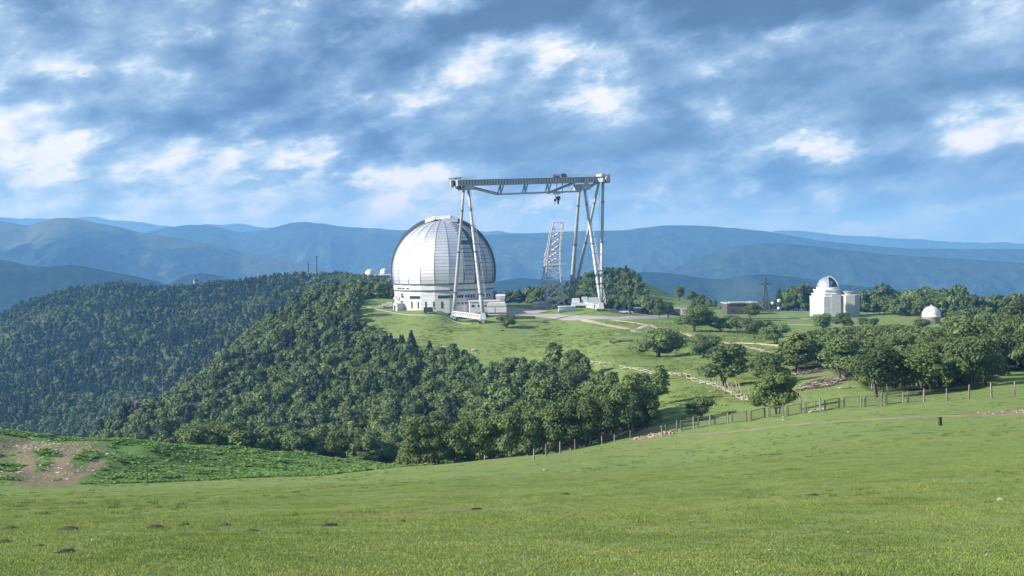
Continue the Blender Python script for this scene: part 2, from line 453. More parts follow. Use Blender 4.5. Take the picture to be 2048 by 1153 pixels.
gpx, gpy = projn(np.stack([GX, GY, GZ], -1).reshape(-1, 3)); gpx = gpx.reshape(GX.shape); gpy = gpy.reshape(GX.shape)
inview = GY > 5
KNOLL = [(-400,800),(0,855),(200,866),(400,880),(600,900),(860,930),(800,945),(500,965),(0,985),(-400,1000)]
SLOPE = [(195,905),(225,870),(262,840),(330,765),(420,700),(520,645),(620,612),(690,598),(716,606),(712,628),(700,660),(740,684),(760,695),(828,700),(850,728),(900,748),(930,758),(985,765),(1040,752),(1095,748),(1130,748),(1165,765),(1185,795),(1225,812),(1290,835),(1300,850),(1240,885),(1180,900),(1100,917),(1000,930),(900,945),(800,960),(500,990),(195,990)]
WOODR = [(1640,668),(1690,662),(1740,668),(1800,664),(1880,656),(1960,652),(2080,650),(2300,660),(2300,760),(2060,745),(2000,742),(1960,792),(1900,788),(1860,794),(1800,782),(1770,790),(1730,778),(1700,742),(1680,752),(1645,735),(1600,742),(1580,735),(1600,705),(1610,685)]
FAR = lambda X, Y, px, py: (Y > 700) & (px < 800) & (X < -40)
isknoll = in_poly(gpx.ravel(), gpy.ravel(), KNOLL).reshape(GX.shape) & (GY > 175+0*GX) & (GY < 300) & inview & (GX < 0)
isknoll |= (GY > 190) & (GY < 270) & (GX < -25)
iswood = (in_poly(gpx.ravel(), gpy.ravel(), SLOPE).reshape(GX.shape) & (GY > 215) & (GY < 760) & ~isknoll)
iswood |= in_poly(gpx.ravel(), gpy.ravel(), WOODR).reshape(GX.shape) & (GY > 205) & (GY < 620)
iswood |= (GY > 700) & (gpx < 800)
dirt = np.zeros(GX.shape); dry = np.zeros(GX.shape)
def patch(poly_c, rx, ry, amt=1.0, s=1.2):
    c = hit(*poly_c); 
    d = np.hypot((GX-c.x)/rx, (GY-c.y)/ry) + 0.35*fbm(GX/s, GY/s, 3)
    return np.clip((1-d)*4, 0, 1)*amt
# rubble and paths on the knoll
for c, rx, ry in (((30,900),9,8),((70,887),14,4),((120,895),9,3),((20,950),5,6),((205,912),2.0,3),((0,925),7,8)):
    dirt = np.maximum(dirt, patch(c, rx, ry, .52, 3.0))
for line in ([(45,895),(55,930),(48,975)],[(150,895),(130,915),(110,935),(85,958),(72,978)],[(200,920),(180,940),(140,960),(115,976)],[(128,905),(132,935),(118,972)],[(0,892),(70,887),(150,898),(205,905)],[(10,955),(45,945)]):
    d = seg_dist(GX, GY, pl(line)) + 0.5*fbm(GX/2.5, GY/2.5, 2)
    dirt = np.maximum(dirt, np.clip((1.5-d)*2, 0, 1)*(GY > 165))
for c, rx, ry in (((1310,872),4.2,3.2),((2025,826),5.0,5),((1655,768),6,4),((1625,752),6,3.5),((1700,748),5,3)):
    dirt = np.maximum(dirt, patch(c, rx, ry, 1.0, 2.0))
dirt = np.maximum(dirt, 0.55*np.clip(fbm(GX/3.1+40, GY/5.0, 4)*2.2-1.75, 0, 1)*(GY < 210))
dry = np.clip(0.5+0.7*fbm(GX/16, GY/34, 4), 0, 1)
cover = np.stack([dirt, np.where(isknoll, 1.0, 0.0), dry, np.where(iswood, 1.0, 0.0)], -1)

def ground_material():
    m, t, bs = material('meadow', 0.95, 0, 0.1)
    g = t.add('ShaderNodeNewGeometry'); pos = g.outputs['Position']
    at = t.add('ShaderNodeAttribute', attribute_name='cover'); s = t.add('ShaderNodeSeparateColor'); t.l.new(at.outputs['Color'], s.inputs[0])
    mp = t.add('ShaderNodeMapping'); t.l.new(pos, mp.inputs[0]); mp.inputs['Scale'].default_value = (1, 0.55, 0.3)
    p2 = mp.outputs[0]
    fine = t.noise(pos, 9.0, 6, 0.7); mid = t.noise(p2, 1.1, 6, 0.62); big = t.noise(p2, 0.13, 5, 0.6); huge = t.noise(p2, 0.03, 4, 0.55)
    fresh = t.ramp(fine, [(0.25, (0.100,0.155,0.040)), (0.5, (0.155,0.222,0.064)), (0.75, (0.215,0.280,0.100))])
    yell = t.ramp(fine, [(0.25, (0.130,0.165,0.040)), (0.5, (0.195,0.235,0.070)), (0.8, (0.28,0.30,0.13))])
    f = t.math('ADD', t.maprange(big, 0.35, 0.65, -0.25, 0.35), t.math('MULTIPLY', s.outputs[2], 0.55))
    f = t.math('ADD', f, t.maprange(mid, 0.3, 0.7, -0.45, 0.45), clamp=True)
    col = t.mix(f, fresh, yell)
    dark = t.math('MULTIPLY', t.maprange(t.noise(p2, 0.55, 7, 0.7), 0.52, 0.66, 0, 1), t.maprange(huge, 0.35, 0.6, 0.35, 0.9))
    col = t.mix(dark, col, col4((0.045, 0.085, 0.022)))
    lush = t.ramp(t.noise(pos, 2.2, 6, 0.7), [(0.3, (0.050,0.100,0.028)), (0.55, (0.100,0.190,0.042)), (0.8, (0.17,0.27,0.07))])
    col = t.mix(s.outputs[1], col, lush)
    earth = t.ramp(t.noise(pos, 2.7, 6, 0.7), [(0.3, (0.08,0.060,0.036)), (0.5, (0.21,0.165,0.105)), (0.72, (0.38,0.32,0.23))])
    ef = t.maprange(t.math('ADD', s.outputs[0], t.maprange(t.noise(pos, 0.75, 7, 0.7), 0.3, 0.7, -0.8, 0.8)), 0.30, 0.72, 0, 1)
    ef = t.math('MULTIPLY', ef, t.maprange(s.outputs[0], 0, 0.12, 0, 1))
    col = t.mix(ef, col, earth)
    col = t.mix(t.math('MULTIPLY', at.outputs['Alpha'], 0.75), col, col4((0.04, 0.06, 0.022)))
    t.l.new(col, bs.inputs['Base Color'])
    b = t.add('ShaderNodeBump'); b.inputs['Strength'].default_value = 0.9; b.inputs['Distance'].default_value = 0.12
    h = t.math('ADD', t.math('MULTIPLY', mid, 1.6), t.math('MULTIPLY', t.noise(pos, 5, 6, 0.7), 0.8))
    t.l.new(h, b.inputs['Height']); t.l.new(b.outputs[0], bs.inputs['Normal'])
    return m
def grid_faces(nr, nc):
    i = np.arange(nr-1)[:, None]*nc + np.arange(nc-1)[None]
    return np.stack([i, i+1, i+nc+1, i+nc], -1).reshape(-1, 4)
V = np.stack([GX, GY, GZ], -1).reshape(-1, 3)
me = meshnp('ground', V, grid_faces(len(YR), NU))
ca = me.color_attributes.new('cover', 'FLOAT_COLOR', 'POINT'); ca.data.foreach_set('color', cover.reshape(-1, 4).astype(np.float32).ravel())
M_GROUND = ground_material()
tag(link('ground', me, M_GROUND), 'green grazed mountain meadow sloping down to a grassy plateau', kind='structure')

# low country far below, out to the horizon, inside the haze
M_PLAIN = simple('lowland', (0.05, 0.08, 0.035), 0.95, var=0.5, scale=0.002)
mb = MB(); 
nx = 24
for i in range(nx):
    for j in range(nx):
        x0, x1 = -14000+28000*i/nx, -14000+28000*(i+1)/nx; y0, y1 = -1500+17000*j/nx, -1500+17000*(j+1)/nx
        mb.quad([(x0,y0,-620),(x1,y0,-620),(x1,y1,-620),(x0,y1,-620)])
tag(mb.build('lowland', M_PLAIN), 'dim lowland far below the mountains', kind='structure')

# ------------------------------------------------------------------ far mountains
def mountain_material(name, forest, meadow, amount, scale):
    m, t, bs = material(name, 1.0, 0, 0.0)
    g = t.add('ShaderNodeNewGeometry'); pos = g.outputs['Position']
    at = t.add('ShaderNodeAttribute', attribute_name='open'); 
    n1 = t.noise(pos, scale, 7, 0.62); n2 = t.noise(pos, scale*14, 5, 0.7)
    f = t.math('ADD', at.outputs['Fac'], t.maprange(n1, 0.3, 0.7, -0.5, 0.5))
    f = t.maprange(f, 1-amount-0.06, 1-amount+0.1, 0, 1)
    fo = t.mix(t.maprange(n2, 0.35, 0.65, 0, 1), col4([c*0.35 for c in forest]), col4([c*1.9 for c in forest]))
    mo = t.mix(t.maprange(n2, 0.35, 0.65, 0, 1), col4([c*0.75 for c in meadow]), col4([c*1.2 for c in meadow]))
    t.l.new(t.mix(f, fo, mo), bs.inputs['Base Color'])
    b = t.add('ShaderNodeBump'); b.inputs['Strength'].default_value = 1.0; b.inputs['Distance'].default_value = 0.12/scale*0.12
    t.l.new(n2, b.inputs['Height']); t.l.new(b.outputs[0], bs.inputs['Normal'])
    return m
def mountain(label, sky_pts, D0, wn, wf, foot, seed, mat, rough=1.0, top_open=0.5, cols=420, rows=90, jag=0.0):
    px = np.array([p[0] for p in sky_pts], float); py = np.array([p[1] for p in sky_pts], float)
    # smooth curve through the skyline
    pxs = np.linspace(px[0], px[-1], cols)
    pys = np.interp(pxs, px, py)
    k = np.ones(max(3, cols//60)); k /= k.sum(); pad = len(k)
    pys = np.convolve(np.pad(pys, pad, mode='edge'), k, 'same')[pad:-pad]
    pys += jag*fbm(pxs/40+seed, pxs*0+seed, 4)
    rid = np.array([tuple(P(a, b, D0)) for a, b in zip(pxs, pys)])
    t = np.concatenate([-np.linspace(1, 0, rows)**1.25, np.linspace(0, 1, rows//4)[1:]])
    Y = D0 + np.where(t < 0, t*wn, t*wf)
    X = rid[None, :, 0]*(Y[:, None]/D0)
    zr = rid[None, :, 2]
    a = np.abs(t)[:, None]
    prof = np.where(t[:, None] < 0, a**0.85, a**0.8)
    n = fbm(X/(wn*0.33)+seed*3.1, Y[:, None]/(wn*0.75)+seed, 6, 0.52)
    n2 = -np.abs(fbm(X/(wn*0.16)+seed*1.7, Y[:, None]/(wn*0.5)+seed*2, 5, 0.5))
    bump = (n*0.16+n2*0.22)*rough*(zr-foot)*np.clip(a*2.6, 0.0, 1)*np.clip((1.06-a)*3, 0, 1)
    Z = zr-(zr-foot)*prof+bump
    V = np.stack([X, np.repeat(Y[:, None], cols, 1), Z], -1).reshape(-1, 3)
    me = meshnp('mountain', V, grid_faces(len(t), cols))
    op = np.clip(1-a*3.2, 0, 1)*top_open + 0*X
    at = me.attributes.new('open', 'FLOAT', 'POINT'); at.data.foreach_set('value', op.astype(np.float32).ravel())
    return tag(link('mountain', me, mat), label, kind='structure')
MM1 = mountain_material('near_mountain_woods', (0.010,0.020,0.012), (0.035,0.05,0.022), 0.35, 0.004)
MM2 = mountain_material('meadow_topped_mountain', (0.012,0.024,0.016), (0.075,0.085,0.045), 0.42, 0.0022)
MM3 = mountain_material('long_wooded_mountain', (0.020,0.032,0.020), (0.060,0.070,0.038), 0.42, 0.0014)
mountain('dark wooded shoulder below the meadow-topped mountain on the left', [(-700,470),(-300,500),(0,520),(30,525),(60,533),(100,535),(135,530),(165,532),(200,540),(250,549),(300,560),(350,575),(420,595),(520,640),(700,700)], 3000, 1000, 600, -480, 3, MM1)
mountain('small wooded hilltop in the valley left of the far wooded hill', [(150,680),(250,610),(340,565),(375,551),(400,546),(430,550),(470,563),(560,610),(700,680)], 3600, 700, 600, -520, 5, MM1, cols=200, rows=50)
mountain('meadow-topped mountain sloping down to the right', [(-900,470),(-500,440),(-200,425),(-60,432),(0,443),(30,447),(55,452),(75,445),(95,438),(125,436),(160,441),(210,450),(260,461),(320,472),(380,483),(450,497),(520,512),(580,524),(650,538),(740,556),(850,590),(1000,640)], 5600, 2300, 900, -560, 11, MM2, 1.25, 0.75, cols=520, rows=130, jag=1.2)
mountain('long wooded ridge with two rounded tops behind the telescope', [(100,560),(200,500),(290,465),(340,454),(375,448),(410,450),(440,456),(475,464),(505,463),(540,457),(570,449),(600,445),(650,448),(700,455),(760,459),(820,461),(880,466),(960,470),(1040,475),(1150,490),(1400,560)], 7600, 2600, 900, -580, 17, MM3, 1.3, 0.45, cols=520, rows=120, jag=1.2)
mountain('broad wooded mountain falling away to the right edge', [(700,560),(800,500),(900,474),(980,469),(1030,467),(1100,465),(1160,463),(1210,462),(1250,461),(1290,456),(1330,451),(1370,450),(1420,452),(1480,458),(1540,464),(1590,473),(1640,482),(1700,489),(1760,493),(1850,498),(1950,498),(2048,499),(2300,505),(3000,530)], 7000, 2600, 900, -580, 23, MM3, 1.4, 0.5, cols=560, rows=130, jag=1.0)
mountain('wooded spur in front of the broad mountain', [(1150,640),(1250,590),(1330,545),(1400,515),(1460,496),(1510,488),(1560,487),(1620,492),(1700,502),(1800,512),(1950,520),(2100,530),(2500,560)], 5200, 1500, 700, -560, 29, MM3, 1.3, 0.3, cols=400, rows=90)
mountain('low wooded foothill behind the crane', [(900,600),(980,565),(1040,556),(1100,562),(1180,560),(1240,548),(1290,544),(1340,547),(1400,556),(1450,560),(1480,552),(1530,549),(1600,556),(1680,570),(1780,578),(1900,590),(2100,600),(2500,640)], 3600, 1100, 700, -540, 31, MM1, cols=400, rows=80)
mountain('pale distant ridges at the foot of the clouds on the left', [(-900,450),(-300,440),(0,436),(60,438),(110,441),(150,436),(185,431),(225,440),(300,449),(350,455),(420,450),(500,452),(560,458),(640,452),(700,458),(760,462),(900,466),(1100,474)], 11500, 1300, 700, -600, 37, MM3, cols=420, rows=40, jag=3.0)
mountain('pale distant ridge above the right end of the broad mountain', [(600,474),(760,468),(860,468),(930,459),(990,463),(1080,470),(1150,470),(1250,464),(1350,470),(1480,472),(1560,462),(1620,464),(1680,470),(1750,475),(1900,483),(2100,488),(3000,500)], 11800, 1300, 700, -600, 41, MM3, cols=420, rows=40, jag=2.0)

# the air: one closed box round everything
mh = bpy.data.materials.new('haze'); mh.use_nodes = True; th = NT(mh.node_tree); th.n.clear()
pv = th.add('ShaderNodeVolumePrincipled'); pv.inputs['Density'].default_value = 1.3e-4; pv.inputs['Color'].default_value = (0.20, 0.49, 1.0, 1); pv.inputs['Absorption Color'].default_value = (0.25, 0.25, 0.25, 1); pv.inputs['Anisotropy'].default_value = 0.1
oo = th.add('ShaderNodeOutputMaterial'); th.l.new(pv.outputs[0], oo.inputs['Volume'])
mb = MB(); mb.box((0, 6400, -202), (30000, 19000, 956)); tag(mb.build('haze', mh), 'thin blue summer haze filling the valleys', kind='stuff')
# ------------------------------------------------------------------ foliage
def leaf_material(name, c, trans=0.16, var=0.35, hue=0.5, patches=False):
    m, t, bs = material(name, 0.6, 0, 0.15)
    oi = t.add('ShaderNodeObjectInfo'); g = t.add('ShaderNodeNewGeometry')
    r = oi.outputs['Random']
    a = col4([x*(1-var) for x in c]); b = col4([x*(1+var*0.9) for x in c])
    col = t.mix(r, a, b)
    warm = col4([c[0]*(1.0+hue), c[1]*1.12, c[2]*0.8])
    r2 = t.math('FRACT', t.math('MULTIPLY', r, 7.31))
    col = t.mix(t.math('MULTIPLY', r2, 0.55), col, warm)
    ri = g.outputs['Random Per Island']
    col = t.mix(t.math('MULTIPLY', ri, 0.5), col, t.mix(1.0, col, col4((1.4, 1.38, 1.3)), 'MULTIPLY'))
    if patches:       # grass that grows darker, paler or browner from place to place
        pos = g.outputs['Position']
        col = t.mix(t.maprange(t.noise(pos, 0.22, 6, 0.65), 0.42, 0.62, 0, 0.75), col, t.mix(1.0, col, col4((0.55, 0.66, 0.52)), 'MULTIPLY'))
        col = t.mix(t.maprange(t.noise(pos, 0.5, 6, 0.7), 0.52, 0.68, 0, 0.8), col, t.mix(1.0, col, col4((1.45, 1.12, 1.2)), 'MULTIPLY'))
    t.l.new(col, bs.inputs['Base Color'])
    tr = t.add('ShaderNodeBsdfTranslucent'); t.l.new(col, tr.inputs[0])
    mx = t.add('ShaderNodeMixShader'); mx.inputs[0].default_value = trans
    t.l.new(bs.outputs[0], mx.inputs[1]); t.l.new(tr.outputs[0], mx.inputs[2])
    t.l.new(mx.outputs[0], t.n['Material Output'].inputs['Surface'])
    return m
LEAF = leaf_material('broadleaf_foliage', (0.090, 0.136, 0.050), var=0.42, hue=0.3)
LEAF_PALE = leaf_material('birch_foliage', (0.112, 0.162, 0.060), var=0.42, hue=0.3)
LEAF_DARK = leaf_material('conifer_foliage', (0.028, 0.050, 0.027), 0.05)
LEAF_LUSH = leaf_material('burdock_leaves', (0.12, 0.225, 0.055), 0.25, 0.35)
GRASS = leaf_material('grass_blades', (0.180, 0.250, 0.072), 0.25, 0.3, 0.3, True)
BARK = simple('bark', (0.10, 0.080, 0.06), 0.9, var=0.35, scale=3, bump=0.03)
BARK_PALE = simple('pale_bark', (0.30, 0.28, 0.24), 0.85, var=0.35, scale=4)
DEADWOOD = simple('dead_wood', (0.13, 0.115, 0.10), 0.9, var=0.3, scale=3)

def leaf_quads(rng, centers, radii, n, size, jitter=0.55, squash=0.85, flat=0.0):
    """leaf sized quads spread over the shells of the lobes"""
    w_ = np.array(radii)**2; k = rng.choice(len(centers), n, p=w_/w_.sum())
    d = rng.normal(size=(n, 3)); d /= np.linalg.norm(d, axis=1)[:, None]
    d[:, 2] = np.where(d[:, 2] < -0.35, -d[:, 2], d[:, 2])
    r = np.array(radii)[k]*(0.72+0.36*rng.random(n)**0.7)
    c = np.array(centers)[k] + d*r[:, None]*np.array([1, 1, squash])
    nrm = d + rng.normal(size=(n, 3))*jitter + np.array([0, 0, 0.25]); nrm /= np.linalg.norm(nrm, axis=1)[:, None]
    a = np.cross(nrm, rng.normal(size=(n, 3))); a /= np.linalg.norm(a, axis=1)[:, None]; b = np.cross(nrm, a)
    s = size*(0.6+0.8*rng.random(n))[:, None]
    V = np.stack([c+a*s, c+b*s*0.75, c-a*s, c-b*s*0.75], 1).reshape(-1, 3)
    return V, np.arange(n*4).reshape(-1, 4)
def blob(c, r, rng, n=5, squash=0.85):
    """a rough closed lump that keeps the middle of a crown from being empty"""
    V = []; m = 8
    for i in range(1, n):
        th = PI*i/n
        for j in range(m):
            ph = 2*PI*j/m; q = r*(0.85+0.3*rng.random())
            V.append((c[0]+q*math.sin(th)*math.cos(ph), c[1]+q*math.sin(th)*math.sin(ph), c[2]+q*math.cos(th)*squash))
    Fq = [(i*m+j, (i+1)*m+j, (i+1)*m+(j+1) % m, i*m+(j+1) % m) for i in range(n-2) for j in range(m)]
    t = len(V); V += [(c[0], c[1], c[2]+r*squash), (c[0], c[1], c[2]-r*squash)]
    Fq += [(t, j, (j+1) % m, t) for j in range(m)]
    b = (n-2)*m; Fq += [(t+1, b+(j+1) % m, b+j, t+1) for j in range(m)]
    return V, Fq
def crown_shape(kind, rng):
    """lobes of a crown in a tree one unit tall"""
    C, Rr = [], []
    if kind == 'round':
        for i in range(15):
            a = rng.random()*2*PI; h = rng.random()
            rad = 0.27*math.sqrt(rng.random())*(1.1-0.5*h)
            C.append((rad*math.cos(a), rad*math.sin(a), 0.28+0.54*h)); Rr.append(0.12+0.08*rng.random())
    elif kind == 'wide':
        for i in range(20):
            a = rng.random()*2*PI; h = rng.random()
            rad = 0.50*math.sqrt(rng.random())*(1.1-0.6*h)
            C.append((rad*math.cos(a), rad*math.sin(a), 0.24+0.54*h)); Rr.append(0.14+0.08*rng.random())
    elif kind == 'tall':
        for i in range(17):
            a = rng.random()*2*PI; h = i/16
            rad = 0.15*math.sqrt(rng.random())*(1.15-0.8*h)
            C.append((rad*math.cos(a), rad*math.sin(a), 0.27+0.62*h)); Rr.append((0.135+0.04*rng.random())*(1.1-0.55*h))
    elif kind == 'conifer':
        for i in range(22):
            h = i/21; a = i*2.4; rad = 0.13*(1-h)+0.01
            C.append((rad*math.cos(a), rad*math.sin(a), 0.2+0.72*h)); Rr.append(0.105*(1-h)+0.035)
    elif kind == 'bush':
        for i in range(14):
            a = rng.random()*2*PI; h = rng.random()
            rad = 0.5*math.sqrt(rng.random())*(1.1-0.5*h)
            C.append((rad*math.cos(a), rad*math.sin(a), 0.2+0.5*h)); Rr.append(0.2+0.09*rng.random())
    return C, Rr
def crown_mesh(name, kind, seed, n, size, mat, core=0.62):
    rng = np.random.default_rng(seed); C, Rr = crown_shape(kind, rng)
    V, Fq = leaf_quads(rng, C, Rr, n, size)
    # stray twigs that break the outline
    V2, F2 = leaf_quads(rng, C, [r*1.28 for r in Rr], n//9, size*0.9, 1.0)
    Vs, Fs = [V, V2], [Fq, F2+len(V)]; off = len(V)+len(V2)
    for c, r in zip(C, Rr):
        a, b = blob(c, r*core, rng); Vs.append(np.array(a)); Fs.append(np.array(b)+off); off += len(a)
    V = np.concatenate(Vs); Fq = np.concatenate(Fs)
    me = bpy.data.meshes.new(name)
    me.from_pydata(V.tolist(), [], [tuple(dict.fromkeys(f)) for f in Fq.tolist()])
    me.materials.append(mat); return me
def trunk_mesh(name, kind, seed, mat, r=0.02):
    rng = random.Random(seed); mb = MB()
    C, Rr = crown_shape(kind, np.random.default_rng(seed))
    stems = {'wide': 4, 'bush': 5, 'round': 2}.get(kind, 1)
    for s in range(stems):
        a = rng.random()*2*PI; sp = 0.14 if stems > 1 else 0.01
        b0 = Vector((math.cos(a)*0.02*(stems > 1), math.sin(a)*0.02*(stems > 1), -0.04)); top = 0.62 if kind != 'conifer' else 0.95
        pts = [b0]
        for i in range(1, 5):
            t = i/4; pts.append(Vector((b0.x+math.cos(a)*sp*t+rng.uniform(-.012, .012), b0.y+math.sin(a)*sp*t+rng.uniform(-.012, .012), top*t)))
        q = r*(0.62 if stems > 2 else 1)
        mb.path(pts, [q, q*.85, q*.7, q*.5, q*.25], 6)
    for c in C[::2]:
        h = max(0.12, c[2]-0.2)
        mb.path([(0, 0, h), (c[0]*.6, c[1]*.6, (h+c[2])/2), c], [r*.45, r*.3, r*.12], 4)
    me = mb.mesh(name, True); me.materials.append(mat); return me
KINDS_ = {'round': (LEAF, BARK), 'wide': (LEAF, BARK), 'tall': (LEAF_PALE, BARK_PALE), 'conifer': (LEAF_DARK, BARK), 'bush': (LEAF, BARK)}
NEAR = {}
for kind, n in (('round', 4), ('wide', 3), ('tall', 4), ('conifer', 3), ('bush', 2)):
    lm, bm = KINDS_[kind]
    NEAR[kind] = [(crown_mesh('crown', kind, 100*len(kind)+i, 3400, 0.024, lm), trunk_mesh('trunk', kind, 100*len(kind)+i, bm, 0.022 if kind != 'tall' else 0.014)) for i in range(n)]
LIB = bpy.data.collections.new('foliage_library')     # never linked to the scene: only instanced
def lib_tree(kind, seed, n=520, size=0.055):
    lm, bm = KINDS_[kind]
    cm = crown_mesh('crown', kind, seed, n, size, lm, 0.78); mb = MB()
    mb.path([(0,0,-.15),(0.01,0,.3),(0,0.01,.6)], [.022,.018,.008], 5)
    tm = mb.mesh('trunk'); b = bmesh.new(); b.from_mesh(cm); k = len(b.faces); b.from_mesh(tm)
    for i, f in enumerate(b.faces): f.material_index = 0 if i < k else 1
    me = bpy.data.meshes.new('wood_tree'); b.to_mesh(me); b.free(); me.materials.append(lm); me.materials.append(bm)
    return bpy.data.objects.new('wood_tree', me)

def scatter(name, pts, scl, rot, variants, label, pick=None):
    """one countless mass: instances of the variants on points"""
    coll = bpy.data.collections.new(name+'_variants')
    for v in variants: coll.objects.link(v)
    pts = np.asarray(pts, np.float32); n = len(pts)
    me = bpy.data.meshes.new(name); me.vertices.add(n); me.vertices.foreach_set('co', pts.ravel())
    for nm, typ, arr in (('scl', 'FLOAT_VECTOR', scl), ('rot', 'FLOAT_VECTOR', rot)):
        me.attributes.new(nm, typ, 'POINT').data.foreach_set('vector', np.asarray(arr, np.float32).ravel())
    if pick is None: pick = RNG.integers(0, len(variants), n)
    me.attributes.new('pick', 'INT', 'POINT').data.foreach_set('value', np.asarray(pick, np.int32))
    o = link(name, me)
    ng = bpy.data.node_groups.new(name, 'GeometryNodeTree')
    ng.interface.new_socket('Geometry', in_out='INPUT', socket_type='NodeSocketGeometry')
    ng.interface.new_socket('Geometry', in_out='OUTPUT', socket_type='NodeSocketGeometry')
    N_, L_ = ng.nodes, ng.links
    gi, go = N_.new('NodeGroupInput'), N_.new('NodeGroupOutput')
    ip = N_.new('GeometryNodeInstanceOnPoints'); ci = N_.new('GeometryNodeCollectionInfo')
    ci.inputs[0].default_value = coll; ci.inputs['Separate Children'].default_value = True; ci.inputs['Reset Children'].default_value = True
    L_.new(gi.outputs[0], ip.inputs['Points']); L_.new(ci.outputs[0], ip.inputs['Instance']); ip.inputs['Pick Instance'].default_value = True
    def na(nm, typ):
        a = N_.new('GeometryNodeInputNamedAttribute'); a.data_type = typ; a.inputs[0].default_value = nm
        return [q for q in a.outputs if q.enabled and q.name == 'Attribute'][0]
    L_.new(na('pick', 'INT'), ip.inputs['Instance Index'])
    e2r = N_.new('FunctionNodeEulerToRotation'); L_.new(na('rot', 'FLOAT_VECTOR'), e2r.inputs[0]); L_.new(e2r.outputs[0], ip.inputs['Rotation'])
    L_.new(na('scl', 'FLOAT_VECTOR'), ip.inputs['Scale'])
    L_.new(ip.outputs[0], go.inputs[0])
    md = o.modifiers.new('instances', 'NODES'); md.node_group = ng
    return tag(o, label, kind='stuff')

# ------------------------------------------------------------------ single trees
_cyc = {}
def tree(x, y, h, kind, label, group=None, wide=1.0, name=None, z=None, cat='tree', sink=0.0):
    k = _cyc[kind] = _cyc.get(kind, -1)+1
    cr, tr = NEAR[kind][k % len(NEAR[kind])]
    nm = name or {'round': 'broadleaf_tree', 'wide': 'broadleaf_tree', 'tall': 'birch_tree', 'conifer': 'conifer_tree', 'bush': 'bush'}[kind]
    o = thing(nm, (x, y, (gz(x, y) if z is None else z)-sink), label, cat, group, random.uniform(0, 6.28))
    o.scale = (h*wide, h*wide, h)
    link('trunk', tr, None, o); link('crown', cr, None, o)
    return o
WF = {'round': 0.72, 'wide': 1.05, 'tall': 0.5, 'conifer': 0.46, 'bush': 1.2}
OCC = []
def tree_px(px, base, top, wpx, kind, label, group=None, dmin=8.0, D=None, **kw):
    if D: p = P(px, base, D)
    else: p = hit(px, base, dmin)
    D = p.y; h = (base-top)/F*D; wd = wpx/F*D
    OCC.append((p.x, p.y, wd*0.45))
    return tree(p.x, p.y, h, kind, label, group, 1.12*wd/h/WF[kind], **kw)
SINGLE = [
 (1403,838,788,56,'wide','small lone spreading tree on the grass just behind the wire fence'),
 (705,652,616,36,'round','dark round tree at the left edge of the grass below the big dome'),
 (1013,656,625,42,'bush','low leaning bush on the grass to the right of the crane\'s left foot'),
 (885,741,695,32,'tall','narrow dark tree at the wood\'s upper edge, left of its twin on the grass'),
 (931,750,699,30,'tall','narrow pointed tree standing a little out on the grass above the wood'),
 (1147,742,700,44,'round','round tree where the woven log fence starts'),
 (1318,715,650,106,'bush','big dense round bush-like tree alone on the slope left of the dirt track'),
 (1408,716,662,76,'bush','rounded light green tree just right of the big dense round one'),
 (1452,775,680,84,'round','tall dark tree behind the middle of the woven log fence'),
 (1319,638,597,26,'tall','narrow dark tree by the plateau road, left one of the pair'),
 (1336,638,603,26,'round','dark tree by the plateau road, right one of the pair'),
 (1390,663,606,72,'wide','spreading many-stemmed tree beside the plateau road'),
 (1441,664,634,44,'wide','low spreading tree right of the many-stemmed one by the road'),
 (1476,668,630,36,'round','small round tree in the middle of the row below the brown building'),
 (1510,678,640,44,'round','taller round tree in the row below the brown building'),
 (1552,688,644,62,'wide','spreading flat-topped tree at the right end of the row below the brown building'),
 (1420,652,628,40,'round','round tree between the many-stemmed tree and the brown building'),
 (1532,672,640,40,'round','dark round tree just left of the flat-topped one in the row'),
 (1495,668,636,36,'round','tree squeezed in the middle of the row below the brown building'),
 (1462,652,628,34,'bush','small tree in front of the left end of the brown building'),
 (1503,641,607,40,'round','leafy tree in front of the right end of the brown building'),
 (1646,660,622,44,'bush','dark bushy tree hiding the left foot of the white telescope building'),
 (1688,658,622,38,'wide','green tree hiding the middle foot of the white telescope building'),
 (1724,652,634,26,'bush','small dark bush on the grass right of the white telescope building'),
 (1748,653,634,22,'bush','smaller bush on the grass right of the white telescope building'),
 (1840,658,636,44,'bush','dark tree touching the left foot of the small white dome'),
 (1317,812,727,48,'tall','pale slender birch standing free behind the lone spreading tree'),
 (1555,830,738,92,'wide','broad dark tree behind the fence at the end of the woven logs'),
 (1597,748,664,66,'tall','pale trunked tall tree above the brushwood heap'),
 (1545,770,700,62,'round','yellowish green tree behind the broad dark one at the fence'),
 (1515,757,714,54,'bush','bright green bush between the dark tree and the broad one at the fence'),
 (1685,762,672,84,'round','dark round tree just above the brushwood heap'),
 (1757,795,684,96,'round','big many-stemmed tree nearest the fence, right of the brushwood'),
 (1845,800,706,88,'round','leafy tree behind the fence with a pale trunk'),
 (1945,790,672,110,'wide','largest tree of the right-hand wood'),
 (1268,860,742,50,'tall','pale birch at the right corner of the big wood'),
 (1295,858,792,46,'round','dark low tree at the very right corner of the big wood'),
]
for (a, b, c, d_, k_, lab) in SINGLE:
    dm = 300 if b < 700 else (205 if b > 780 else 215)
    tree_px(a, b, c, d_, k_, lab, dmin=dm, cat='bush' if k_ == 'bush' else 'tree')
# front row of the wood along the fence
for (a, b, c, d_) in ((1240,880,768,56),(1215,890,790,60),(1180,902,796,62),(1150,908,806,60),(1118,916,812,64),(1090,922,820,50),(1060,930,838,60),(1010,938,826,60),(965,944,852,58),(920,950,850,60),(880,955,862,52),(840,955,856,56)):
    tree_px(a, b, c, d_, 'round', 'slim leafy tree in the front row of the big wood, along the pasture', 'front row of the big wood', D=None, dmin=212)

